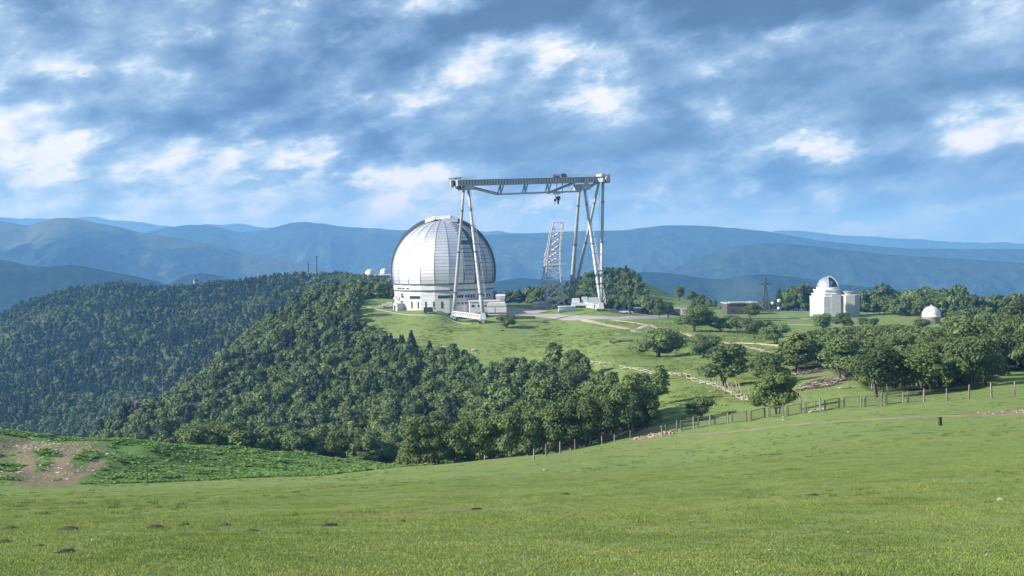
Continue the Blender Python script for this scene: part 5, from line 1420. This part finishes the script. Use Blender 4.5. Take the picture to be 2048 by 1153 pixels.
for z_, L in ((HP*.79, 3.1),):
    for sd_ in (-1, 1): mb = MB(); mb.tube((0,0,z_+.35),(sd_*L,0,z_),.15,n=4); mb.tube((0,0,z_-.25),(sd_*L,0,z_),.15,n=4); mb.build('cross_arm', DARKSTEEL, pyl)
    for q in (-L, L, -.5*L): mb = MB(); mb.tube((q,0,z_),(q,0,z_-.9),.07,n=4); mb.build('insulator', DARKSTEEL, pyl)
mb = MB(); mb.tube((0,0,HP*.9),(0,0,HP),.12,n=5); mb.build('peak', DARKSTEEL, pyl)
# masts on the far hill
for (px_, b_, t_, D, cap, lab) in ((634,555,513,1330,True,'tall thin mast with a small head on the far wooded hill'),(617,556,526,1340,False,'shorter bare pole left of the tall mast on the far hill')):
    c = P(px_, b_, D); o = thing('mast', (c.x, c.y, c.z-6), lab, 'mast'); h_ = (b_-t_)/F*D+6
    mb = MB(); mb.tube((0,0,-1),(0,0,h_),.7 if cap else .5,.5,n=6); mb.build('pole', DARKSTEEL, o)
    if cap:
        mb = MB(); mb.box((0,0,h_-.6),(3.6,1.6,.7)); mb.build('head', DARKSTEEL, o)

# ------------------------------------------------------------------ fences
def to_pts(lst, dmin): return [hit(a, b, dmin) for a, b in lst]
fen = thing('wire_fence', tuple(hit(1350, 868, 150)), 'long post and wire fence with framed mesh panels along the pasture edge', 'fence')
FO = fen.location.copy()
posts_px = [(1068,921),(1093,914),(1120,907),(1150,900),(1180,893),(1204,889),(1229,886),(1260,881),(1324,872),(1354,863),(1388,858),(1421,853),(1456,848),(1493,845),(1530,837),(1566,835),(1602,829),(1641,824),(1679,818),(1721,816),(1763,813),(1806,808),(1848,805),(1894,802),(1938,799),(1983,796),(2029,793),(2075,790),(2120,788)]
def fgz(v): return Vector((v.x, v.y, gz(v.x, v.y)))
fp = []
for (a, b) in posts_px:
    h = hit(a, b, 60); 
    if h.y > 215 or h.y < 150: h = P(a, b, 203 if a < 1200 else 185)
    fp.append(fgz(h))
pm = MB(); pm.box((0,0,.75),(.19,.18,1.9),taper=.85); post_me = pm.mesh('post'); post_me.materials.append(POSTM)
pm2 = MB(); pm2.box((0,0,.75),(.16,.16,1.8),taper=.9); post2_me = pm2.mesh('post'); post2_me.materials.append(POSTM)
rs = random.Random(12)
for i, p in enumerate(fp):
    o = link('post', post_me, None, fen); o.location = p-FO; o.rotation_euler = (rs.uniform(-.05,.05), rs.uniform(-.06,.06), rs.uniform(0,1)); s = rs.uniform(.88,1.12); o.scale = (s*(.8 if i < 8 else .95), s*.9, s*(.85 if i < 8 else 1))
    if 8 <= i <= 21:
        o = link('post', post2_me, None, fen); o.location = p-FO+Vector((.62, .1, 0)); o.rotation_euler = (rs.uniform(-.04,.04), rs.uniform(-.05,.05), 0)
for i in range(len(fp)-1):
    a, b = fp[i]-FO, fp[i+1]-FO
    framed = 8 <= i <= 21
    if framed:
        a2 = a+Vector((.75,.1,0)); d = b-a2
        mb = MB(); z0, z1 = .22, 1.5
        for h_ in (z0, z1): mb.tube(a2+Vector((0,0,h_)), a2+d*.92+Vector((0,0,h_)), .06, n=4)
        for t_ in (0.0, .92): mb.tube(a2+d*t_+Vector((0,0,z0)), a2+d*t_+Vector((0,0,z1)), .045, n=4)
        fr_ = mb.build('mesh_panel', WIREM, fen)
        mb = MB()
        for k in range(1, 9): mb.tube(a2+d*.92*k/9+Vector((0,0,z0)), a2+d*.92*k/9+Vector((0,0,z1)), .007, n=3)
        for k in range(1, 6): mb.tube(a2+Vector((0,0,z0+(z1-z0)*k/6)), a2+d*.92+Vector((0,0,z0+(z1-z0)*k/6)), .007, n=3)
        mb.build('mesh', WIREM, fr_)
    else:
        for h_ in (.35, .75, 1.15, 1.5):
            mb = MB(); m_ = (a+b)/2+Vector((0,0,h_-.05)); mb.path([a+Vector((0,0,h_)), m_, b+Vector((0,0,h_))], [.014]*3, 3); mb.build('wire', WIREM, fen)
# scattered single posts
for (px_, py_, h_, w2, mt, lab) in ((295,968,1.35,.2,POSTM,'lone grey post on the near edge of the left gully'),(366,964,.9,.12,POSTM,'short thin stake right of the lone grey post by the gully'),(1880,852,.75,.3,DARKSTEEL,'short dark square post standing alone in the pasture on the right'),(535,925,1.6,.08,POSTM,'thin pole on the far side of the knoll against the forest')):
    p = hit(px_, py_, 60); o = thing('post', (p.x, p.y, p.z), lab, 'post'); mb = MB(); mb.box((0,0,h_/2-.1),(w2,w2,h_+.2),.3,taper=.8); mb.build('shaft', mt, o)
    mb = MB(); mb.box((0,0,h_+.03),(w2*1.1,w2*1.1,.08),.3); mb.build('cap', mt, o)
    if px_ == 295: mb = MB(); mb.tube((-.25,-.1,h_*.75),(.3,.05,h_*.68),.05,n=5); mb.build('cross_piece', POSTM, o)
# woven log fence
wat = thing('log_fence', tuple(hit(1400, 762, 250)), 'zigzag fence of bleached gnarled logs laid between thin stakes', 'fence'); WO = wat.location.copy()
wl = [(1181,727),(1200,730),(1222,735),(1243,739),(1262,741),(1285,744),(1304,749),(1328,749),(1350,752),(1372,755),(1386,763),(1402,769),(1418,772),(1432,776),(1446,783),(1460,788),(1473,794),(1486,801),(1503,803)]
wp = [fgz(hit(a, b, 230)) for a, b in wl]
for i in range(len(wp)-1):
    a, b = wp[i]-WO, wp[i+1]-WO
    if i == 2: continue
    d = (b-a); n = Vector((-d.y, d.x, 0)).normalized()
    for k in range(2):
        ns = 6; pts = []; e = rs.uniform(-.12,.12)
        for q in range(ns+1):
            t_ = -0.12+1.24*q/ns; pts.append(a+d*t_+n*(math.sin(t_*6+k*2.2+i)*.35)+Vector((0,0,.22+k*.42+.16*math.sin(t_*5+k*3+i*1.7)+e*t_)))
        r = rs.uniform(.10,.15); mb = MB(); mb.path(pts, [r*(1-.5*q/ns)*rs.uniform(.85,1.15) for q in range(ns+1)], 6); mb.build('log', LOGM, wat, True)
    for k in range(3):
        t_ = rs.random(); c_ = a+d*t_+n*rs.uniform(-.5,.5); mb = MB(); mb.path([c_+Vector((0,0,-.2)), c_+Vector((rs.uniform(-.1,.1),0,1.0)), c_+Vector((rs.uniform(-.25,.25),0,rs.uniform(1.6,2.5)))], [.05,.045,.03], 5); mb.build('stake', POSTM if i < 9 else LOGM, wat)
for k in range(9):      # steep props at the lower end
    c_ = wp[-5+k//3]-WO+Vector((rs.uniform(-1,1.5), rs.uniform(-.6,.6), 0)); mb = MB(); mb.path([c_, c_+Vector((rs.uniform(-.6,.2),0,1.1)), c_+Vector((rs.uniform(-1.0,0),0,rs.uniform(2,2.8)))], [.11,.09,.06], 6); mb.build('prop', LOGM, wat, True)
# loose bleached logs on the grass
for j, (a, b, L, ang, lab) in enumerate(((1216,741,4.2,.3,'long loose log lying below the start of the log fence'),(1236,747,1.8,-.2,'short loose log below the start of the log fence'),(1392,738,1.9,.7,'pale split log on the grass above the log fence'),(1426,785,1.6,.2,'small pale log on the grass below the log fence'),(1555,811,4.0,.1,'long fallen log behind the broad dark tree at the fence'),(1535,812,3.0,-.25,'white fallen branch left of the broad dark tree\'s trunk'),(1585,806,3.2,.3,'fallen branch right of the broad dark tree\'s trunk'),(1630,826,2.0,.4,'curved white branch behind the fence panels'),(1650,822,1.9,-.3,'pale branch leaning beside the fence panels'),(1690,778,2.6,.15,'pale plank at the right end of the brushwood heap'))):
    p = fgz(hit(a, b, 180)); o = thing('log', (p.x, p.y, p.z), lab, 'log', rz=ang); mb = MB(); mb.path([(-L/2,0,.12),(-L/6,.12,.2),(L/6,-.1,.15),(L/2,.05,.18)], [.13,.15,.12,.07], 6); mb.build('stem', LOGM, o, True); mb = MB(); mb.path([(L/6,-.1,.18),(L/4,.2,.5)], [.06,.03], 5); mb.build('stub', LOGM, o)
# posts standing behind the fence
for j, (a, b, h_, tl) in enumerate(((1600,826,3.1,0.02),(1612,824,2.3,0.0),(1619,826,2.4,-.25),(1630,824,2.4,.03))):
    p = fgz(hit(a, b, 180)); o = thing('stake', (p.x, p.y, p.z), ('tallest dark stake behind the fence by the broad dark tree','straight stake right of the tallest one behind the fence','leaning stake behind the fence, crossing its neighbour','rightmost stake behind the fence near the white branch')[j], 'stake', 'stakes behind the fence'); mb = MB(); mb.path([(0,0,-.2),(tl*h_*.5,0,h_*.5),(tl*h_,0,h_)], [.07,.06,.045], 6); mb.build('shaft', POSTM, o, True); mb = MB(); mb.box((tl*h_,0,h_+.02),(.1,.1,.06)); mb.build('tip', POSTM, o)
# old plank platform on the slope
p = hit(1240, 684, 350); o = thing('log_platform', (p.x, p.y, p.z), 'low platform of grey planks lying on the slope left of the big round tree', 'platform', rz=.1)
for k in range(6): mb = MB(); mb.box((0, -1.2+k*.5, .55+.02*k+rs.uniform(-.03,.03)), (8.2+rs.uniform(-.6,.6), .44, .14), rs.uniform(-.03,.03)); mb.build('plank', POSTM, o)
for x_ in (-3.2, 0, 3.2): mb = MB(); mb.box((x_, 0, .2), (.4, 2.6, .55)); mb.build('bearer', DARK, o)

# ------------------------------------------------------------------ stones, molehills, brush and grass
def stone_mesh(seed, flat=.6):
    r = np.random.default_rng(seed); b = bmesh.new(); bmesh.ops.create_icosphere(b, subdivisions=2, radius=1)
    ph = r.random(3)*6
    for v in b.verts:
        q = 1+.22*math.sin(v.co.x*2.3+ph[0])+.18*math.sin(v.co.y*3.1+ph[1])+.15*math.sin(v.co.z*3.7+ph[2])+r.uniform(-.06,.06)
        v.co = Vector((v.co.x*q*1.2, v.co.y*q, v.co.z*q*flat))
    me = bpy.data.meshes.new('stone'); b.to_mesh(me); b.free(); return me
SM = [stone_mesh(i) for i in range(5)]
for m_ in SM: m_.materials.append(STONE)
HM = []
for i in range(3):
    m_ = stone_mesh(50+i, .5); m_.materials.append(SOIL); HM.append(m_)
hills = [(310,1057,13,'dark molehill at the left, first of a row of three'),(363,1054,9,'middle dark molehill of the row of three'),(447,1053,12,'right dark molehill of the row of three'),(505,1065,9,'low molehill just right of and below the row of three'),(660,1054,11,'wide low molehill right of centre-left'),(8,1087,15,'molehill cut by the left edge of the picture'),(20,1060,12,'scraped earth at the left edge above the cut molehill'),(122,1109,13,'flat dark molehill near the bottom left'),(134,1062,20,'long dark clod patch at the left'),(369,1125,7,'small dark clod with a stone near the bottom'),(953,1021,7,'small molehill in the middle of the pasture'),(1132,991,7,'small dark tuft mound right of the middle'),(1627,992,8,'dark clump in the right part of the pasture'),(76,1096,5,'tiny dark clod near the left stones'),(805,1044,6,'tiny molehill left of the middle one')]
for i, (a, b, w_, lab) in enumerate(hills):
    p = hit(a, b, 8); s = 1.35*w_/F*p.y
    o = link('molehill', HM[i % 3]); o.location = (p.x, p.y, gz(p.x, p.y)+.02*s); o.scale = (s, s*.9, s*(.85 if w_ < 14 else .45)); o.rotation_euler = (0, 0, i); tag(o, lab, 'molehill', 'molehills and clods in the pasture')
stones = [(1398,1102,6,'rounded stone with a dark side near the bottom, right of centre'),(222,1066,5,'pale stone among the dark clods at the left'),(186,1083,5,'small bright stone at the left'),(160,1102,4,'pale flat stone near the bottom left'),(60,1037,3,'tiny pale stone in the grass at upper left of the pasture'),(283,1118,7,'irregular white stone below the molehill row'),(1577,1100,4,'pale stone near the bottom right of the rounded one'),(1540,1101,4,'flat pale stone between two others near the bottom'),(1697,1067,5,'whitish stone in the lower right pasture'),(1508,1124,4,'small pinkish stone near the bottom edge'),(1531,1144,4,'pale stone at the bottom edge'),(1975,1114,7,'long reddish flat stone at the lower right'),(2002,1001,7,'white stone at the right edge of the pasture'),(940,1071,3,'tiny white stone in the middle pasture'),(961,1131,4,'small stone near the bottom, left of centre'),(1570,835,5,'white stone at the foot of the fence'),(1567,841,4,'second white stone just below the fence'),(1090,941,4,'white stone near the pasture crest'),(1475,1148,6,'flat pale stone cut by the bottom edge'),(1560,958,4,'pale stone in the upper right pasture')]
for i, (a, b, w_, lab) in enumerate(stones):
    p = hit(a, b, 8); s = w_/F*p.y
    o = link('stone', SM[i % 5]); o.location = (p.x, p.y, gz(p.x, p.y)+.1*s); o.scale = (s, s*.8, s*.7); o.rotation_euler = (0, 0, i*1.3); tag(o, lab, 'stone', 'stones in the pasture')
rocks = [(892,697,7,'grey boulder at the upper left of the slope meadow'),(950,702,7,'second grey boulder right of the first on the slope meadow'),(1088,661,6,'dark boulder on the meadow under the lattice frame'),(1121,671,6,'dark block on the meadow below the road'),(900,664,5,'dark lump on the meadow below the left crane foot'),(1180,693,4,'pale stone on the slope left of the plank platform'),(1005,662,5,'flat dark slab on the meadow below the leaning bush'),(1092,647,6,'dark low shrub stump beside the road')]
for i, (a, b, w_, lab) in enumerate(rocks):
    p = hit(a, b, 300); s = w_/F*p.y
    me_ = SM[i % 5] if i in (0, 1, 5) else HM[i % 3]
    o = link('boulder', me_); o.location = (p.x, p.y, gz(p.x, p.y)+.1*s); o.scale = (s, s*.8, s*.8); o.rotation_euler = (0, 0, i*1.3); tag(o, lab, 'boulder', 'boulders on the meadow slope')

def grass_tuft(seed, n, h, spread, wdt, mat):
    r = np.random.default_rng(seed); V, Fq = [], []
    for i in range(n):
        a = r.random()*6.28; d = spread*math.sqrt(r.random()); x0, y0 = d*math.cos(a), d*math.sin(a); t = r.random()*6.28; hh = h*(.5+r.random()*.7); lean = hh*(.2+.6*r.random())
        ux, uy = math.cos(t+1.57)*wdt, math.sin(t+1.57)*wdt; dx, dy = math.cos(t)*lean, math.sin(t)*lean; k = len(V)
        V += [(x0-ux, y0-uy, -.01), (x0+ux, y0+uy, -.01), (x0+ux*.6+dx*.4, y0+uy*.6+dy*.4, hh*.6), (x0-ux*.6+dx*.4, y0-uy*.6+dy*.4, hh*.6), (x0+dx, y0+dy, hh)]
        Fq += [(k, k+1, k+2, k+3), (k+3, k+2, k+4)]
    me = bpy.data.meshes.new('grass_tuft'); me.from_pydata(V, [], Fq); me.materials.append(mat); return bpy.data.objects.new('grass_tuft', me)
def leaf_plant(seed, n, s, mat):
    r = np.random.default_rng(seed); V, Fq = [], []
    for i in range(n):
        a = r.random()*6.28; L = s*(.6+.7*r.random()); up = .3+.5*r.random(); w_ = L*.38; k = len(V)
        c, d = math.cos(a), math.sin(a); h0 = s*.15
        V += [(0,0,0), (c*L*.45-d*w_, d*L*.45+c*w_, h0+L*up*.6), (c*L, d*L, h0+L*up*.55), (c*L*.45+d*w_, d*L*.45-c*w_, h0+L*up*.6), (c*L*.5, d*L*.5, h0+L*up*.48)]
        Fq += [(k, k+1, k+4), (k+1, k+2, k+4), (k+2, k+3, k+4), (k+3, k, k+4)]
    me = bpy.data.meshes.new('broad_leaf_plant'); me.from_pydata(V, [], Fq); me.materials.append(mat); return bpy.data.objects.new('broad_leaf_plant', me)
def sprinkle(n, y0, y1, power, cond=None):
    y = y0+(y1-y0)*RNG.random(n)**power; u_ = RNG.uniform(-.47, .47, n); x = u_*(y+8); z = ground(x, y)
    return x, y, z
n = 130000; x, y, z = sprinkle(n, 14, 110, 1.4)
patchy = fbm(x/2.2, y/2.2, 3); keep = patchy+RNG.normal(size=n)*.9 > -0.6; x, y, z = x[keep], y[keep], z[keep]; n = len(x)
s = RNG.uniform(.5, 1.05, n); rot = np.stack([RNG.normal(size=n)*.08, RNG.normal(size=n)*.08, RNG.uniform(0, 6.28, n)], -1)
GRASS2 = leaf_material('dry_grass_blades', (0.24, 0.28, 0.10), 0.25, 0.3, 0.3, True)
scatter('grass', np.stack([x, y, z], -1), np.stack([s*1.2, s*1.2, s], -1), rot, [grass_tuft(1, 34, .026, .26, .006, GRASS), grass_tuft(2, 34, .022, .3, .006, GRASS), grass_tuft(3, 26, .03, .2, .006, GRASS2), grass_tuft(4, 40, .02, .34, .006, GRASS), grass_tuft(5, 30, .028, .26, .006, GRASS)], 'short grazed grass of the pasture in the foreground')
# coarser tussocks and weeds in patches
n = 7000; x, y, z = sprinkle(n, 16, 205, 0.8); k = (fbm(x/9+20, y/14, 3)+RNG.normal(size=n)*.3 > .35); x, y, z = x[k], y[k], z[k]; n = len(x); s = RNG.uniform(.6, 1.6, n)
scatter('weeds', np.stack([x, y, z], -1), np.stack([s, s, s], -1), np.stack([0*s, 0*s, RNG.uniform(0, 6.28, n)], -1), [grass_tuft(11, 50, .10, .16, .008, GRASS2), grass_tuft(12, 50, .08, .2, .010, LEAF), grass_tuft(13, 50, .11, .18, .009, GRASS), grass_tuft(14, 60, .09, .25, .009, GRASS)], 'coarse tussocks and weeds dotted over the pasture')
# burdock on the knoll
n = 26000; x = RNG.uniform(-110, -5, n); y = RNG.uniform(172, 268, n); z = ground(x, y); px, py = projn(np.stack([x, y, z], -1))
dm = np.zeros(n)
for i_ in range(n):
    ii = min(max(np.searchsorted(YR, y[i_])-1, 0), len(YR)-1); jj = int(np.clip((x[i_]/(y[i_]+100)-UR[0])/(UR[1]-UR[0]), 0, NU-1)); dm[i_] = dirt[ii, jj]
    if not isknoll[ii, jj]: dm[i_] = 1
k = (dm < .35) & (fbm(x/6, y/6, 3)+0.45+RNG.normal(size=n)*.25 > .1)
x, y, z = x[k], y[k], z[k]; n = len(x); s = RNG.uniform(.5, 1.35, n)
scatter('burdock', np.stack([x, y, z], -1), np.stack([s, s, s*.9], -1), np.stack([RNG.normal(size=n)*.1, RNG.normal(size=n)*.1, RNG.uniform(0, 6.28, n)], -1), [leaf_plant(21, 11, .42, LEAF_LUSH), leaf_plant(22, 13, .38, LEAF_LUSH), leaf_plant(23, 9, .5, LEAF_LUSH), grass_tuft(24, 60, .25, .3, .03, LEAF_LUSH)], 'bright green broad-leaved weeds carpeting the knoll on the left')
# rubble on bare places and brushwood
def rubble(name, areas, n, smin, smax, mat, label, dmin=150):
    pts = []; 
    for (a, b, rx, ry) in areas:
        c = hit(a, b, dmin)
        for _ in range(n):
            t = RNG.random()*6.28; q = math.sqrt(RNG.random()); pts.append((c.x+rx*q*math.cos(t), c.y+ry*q*math.sin(t)))
    pts = np.array(pts); z = ground(pts[:, 0], pts[:, 1]); m = len(z); s = smin+(smax-smin)*RNG.random(m)**2.5
    vs = []
    for i in range(3):
        me_ = stone_mesh(80+i); me_.materials.append(mat); vs.append(bpy.data.objects.new('rubble_stone', me_))
    scatter(name, np.stack([pts[:, 0], pts[:, 1], z], -1), np.stack([s*1.3, s, s*.8], -1), np.stack([RNG.uniform(-.5, .5, m), RNG.uniform(-.5, .5, m), RNG.uniform(0, 6.28, m)], -1), vs, label)
rubble('rubble', ((30,905,9,12),(60,885,12,5),(110,893,10,4),(20,950,8,12),(205,912,2.5,5),(100,940,9,9)), 90, .05, .26, simple('dusty_rubble', (0.36,0.32,0.27), 0.95, var=.3, scale=4), 'loose pale rubble on the bare part of the left knoll')
rubble('rubble', ((1310,872,4,3),), 130, .08, .35, simple('pink_rubble', (.36,.27,.22), .9, var=.3, scale=4), 'pinkish rubble spread at the foot of the fence by the big wood')
rubble('rubble', ((2025,826,4.5,4),), 90, .04, .16, simple('reddish_gravel', (.30,.235,.18), .9, var=.3, scale=4), 'reddish gravel on the bare patch at the right edge', 120)
# brushwood heap: sticks
sticks = []
for i in range(4):
    rr_ = random.Random(60+i); mb = MB(); mb.path([(-1,0,0),(-.3,rr_.uniform(-.1,.1),.08),(.4,rr_.uniform(-.1,.1),.03),(1,0,.1)], [.07,.06,.05,.03], 5); me_ = mb.mesh('stick', True); me_.materials.append([LOGM, BARK, simple('red_brown_branch', (.16,.085,.065), .9), DEADWOOD][i]); sticks.append(bpy.data.objects.new('stick', me_))
pts = []
for (a, b, rx, ry, n_) in ((1620,748,5,2.0,160),(1655,766,5.5,2.2,260),(1640,776,4,1.6,160),(1700,758,4,1.5,120)):
    c = hit(a, b, 215)
    for _ in range(n_):
        t = RNG.random()*6.28; q = math.sqrt(RNG.random()); X, Y = c.x+rx*q*math.cos(t), c.y+ry*q*math.sin(t); pts.append((X, Y, gz(X, Y)+max(0, (1-q))*RNG.random()*1.1+.08))
pts = np.array(pts); m = len(pts); s = RNG.uniform(.4, 1.3, m)
scatter('brushwood', pts, np.stack([s]*3, -1), np.stack([RNG.uniform(-.25, .25, m), RNG.uniform(-.25, .25, m), RNG.normal(size=m)*.6+.2], -1), sticks, 'heap of reddish brown brushwood and branches between the trees')
# tall herbs and rough grass on the meadow slope below the dome
x = RNG.uniform(-75, 95, 16000); y = RNG.uniform(235, 560, 16000); z = ground(x, y); px, py = projn(np.stack([x, y, z], -1))
k = ~in_poly(px, py, SLOPE) & ~in_poly(px, py, WOODR) & (px > 700) & (px < 1560) & (fbm(x/14, y/22, 3)+RNG.normal(size=16000)*.4 > .0) & (py > 645)
x, y, z = x[k], y[k], z[k]; n = len(x); s = RNG.uniform(.6, 1.5, n)
scatter('rough_grass', np.stack([x, y, z], -1), np.stack([s*1.8, s*1.8, s], -1), np.stack([0*s, 0*s, RNG.uniform(0, 6.28, n)], -1), [grass_tuft(31, 50, .22, .5, .03, GRASS2), grass_tuft(32, 50, .2, .6, .03, GRASS), grass_tuft(33, 40, .28, .5, .03, GRASS)], 'rough grass and herbs on the meadow slope below the dome')
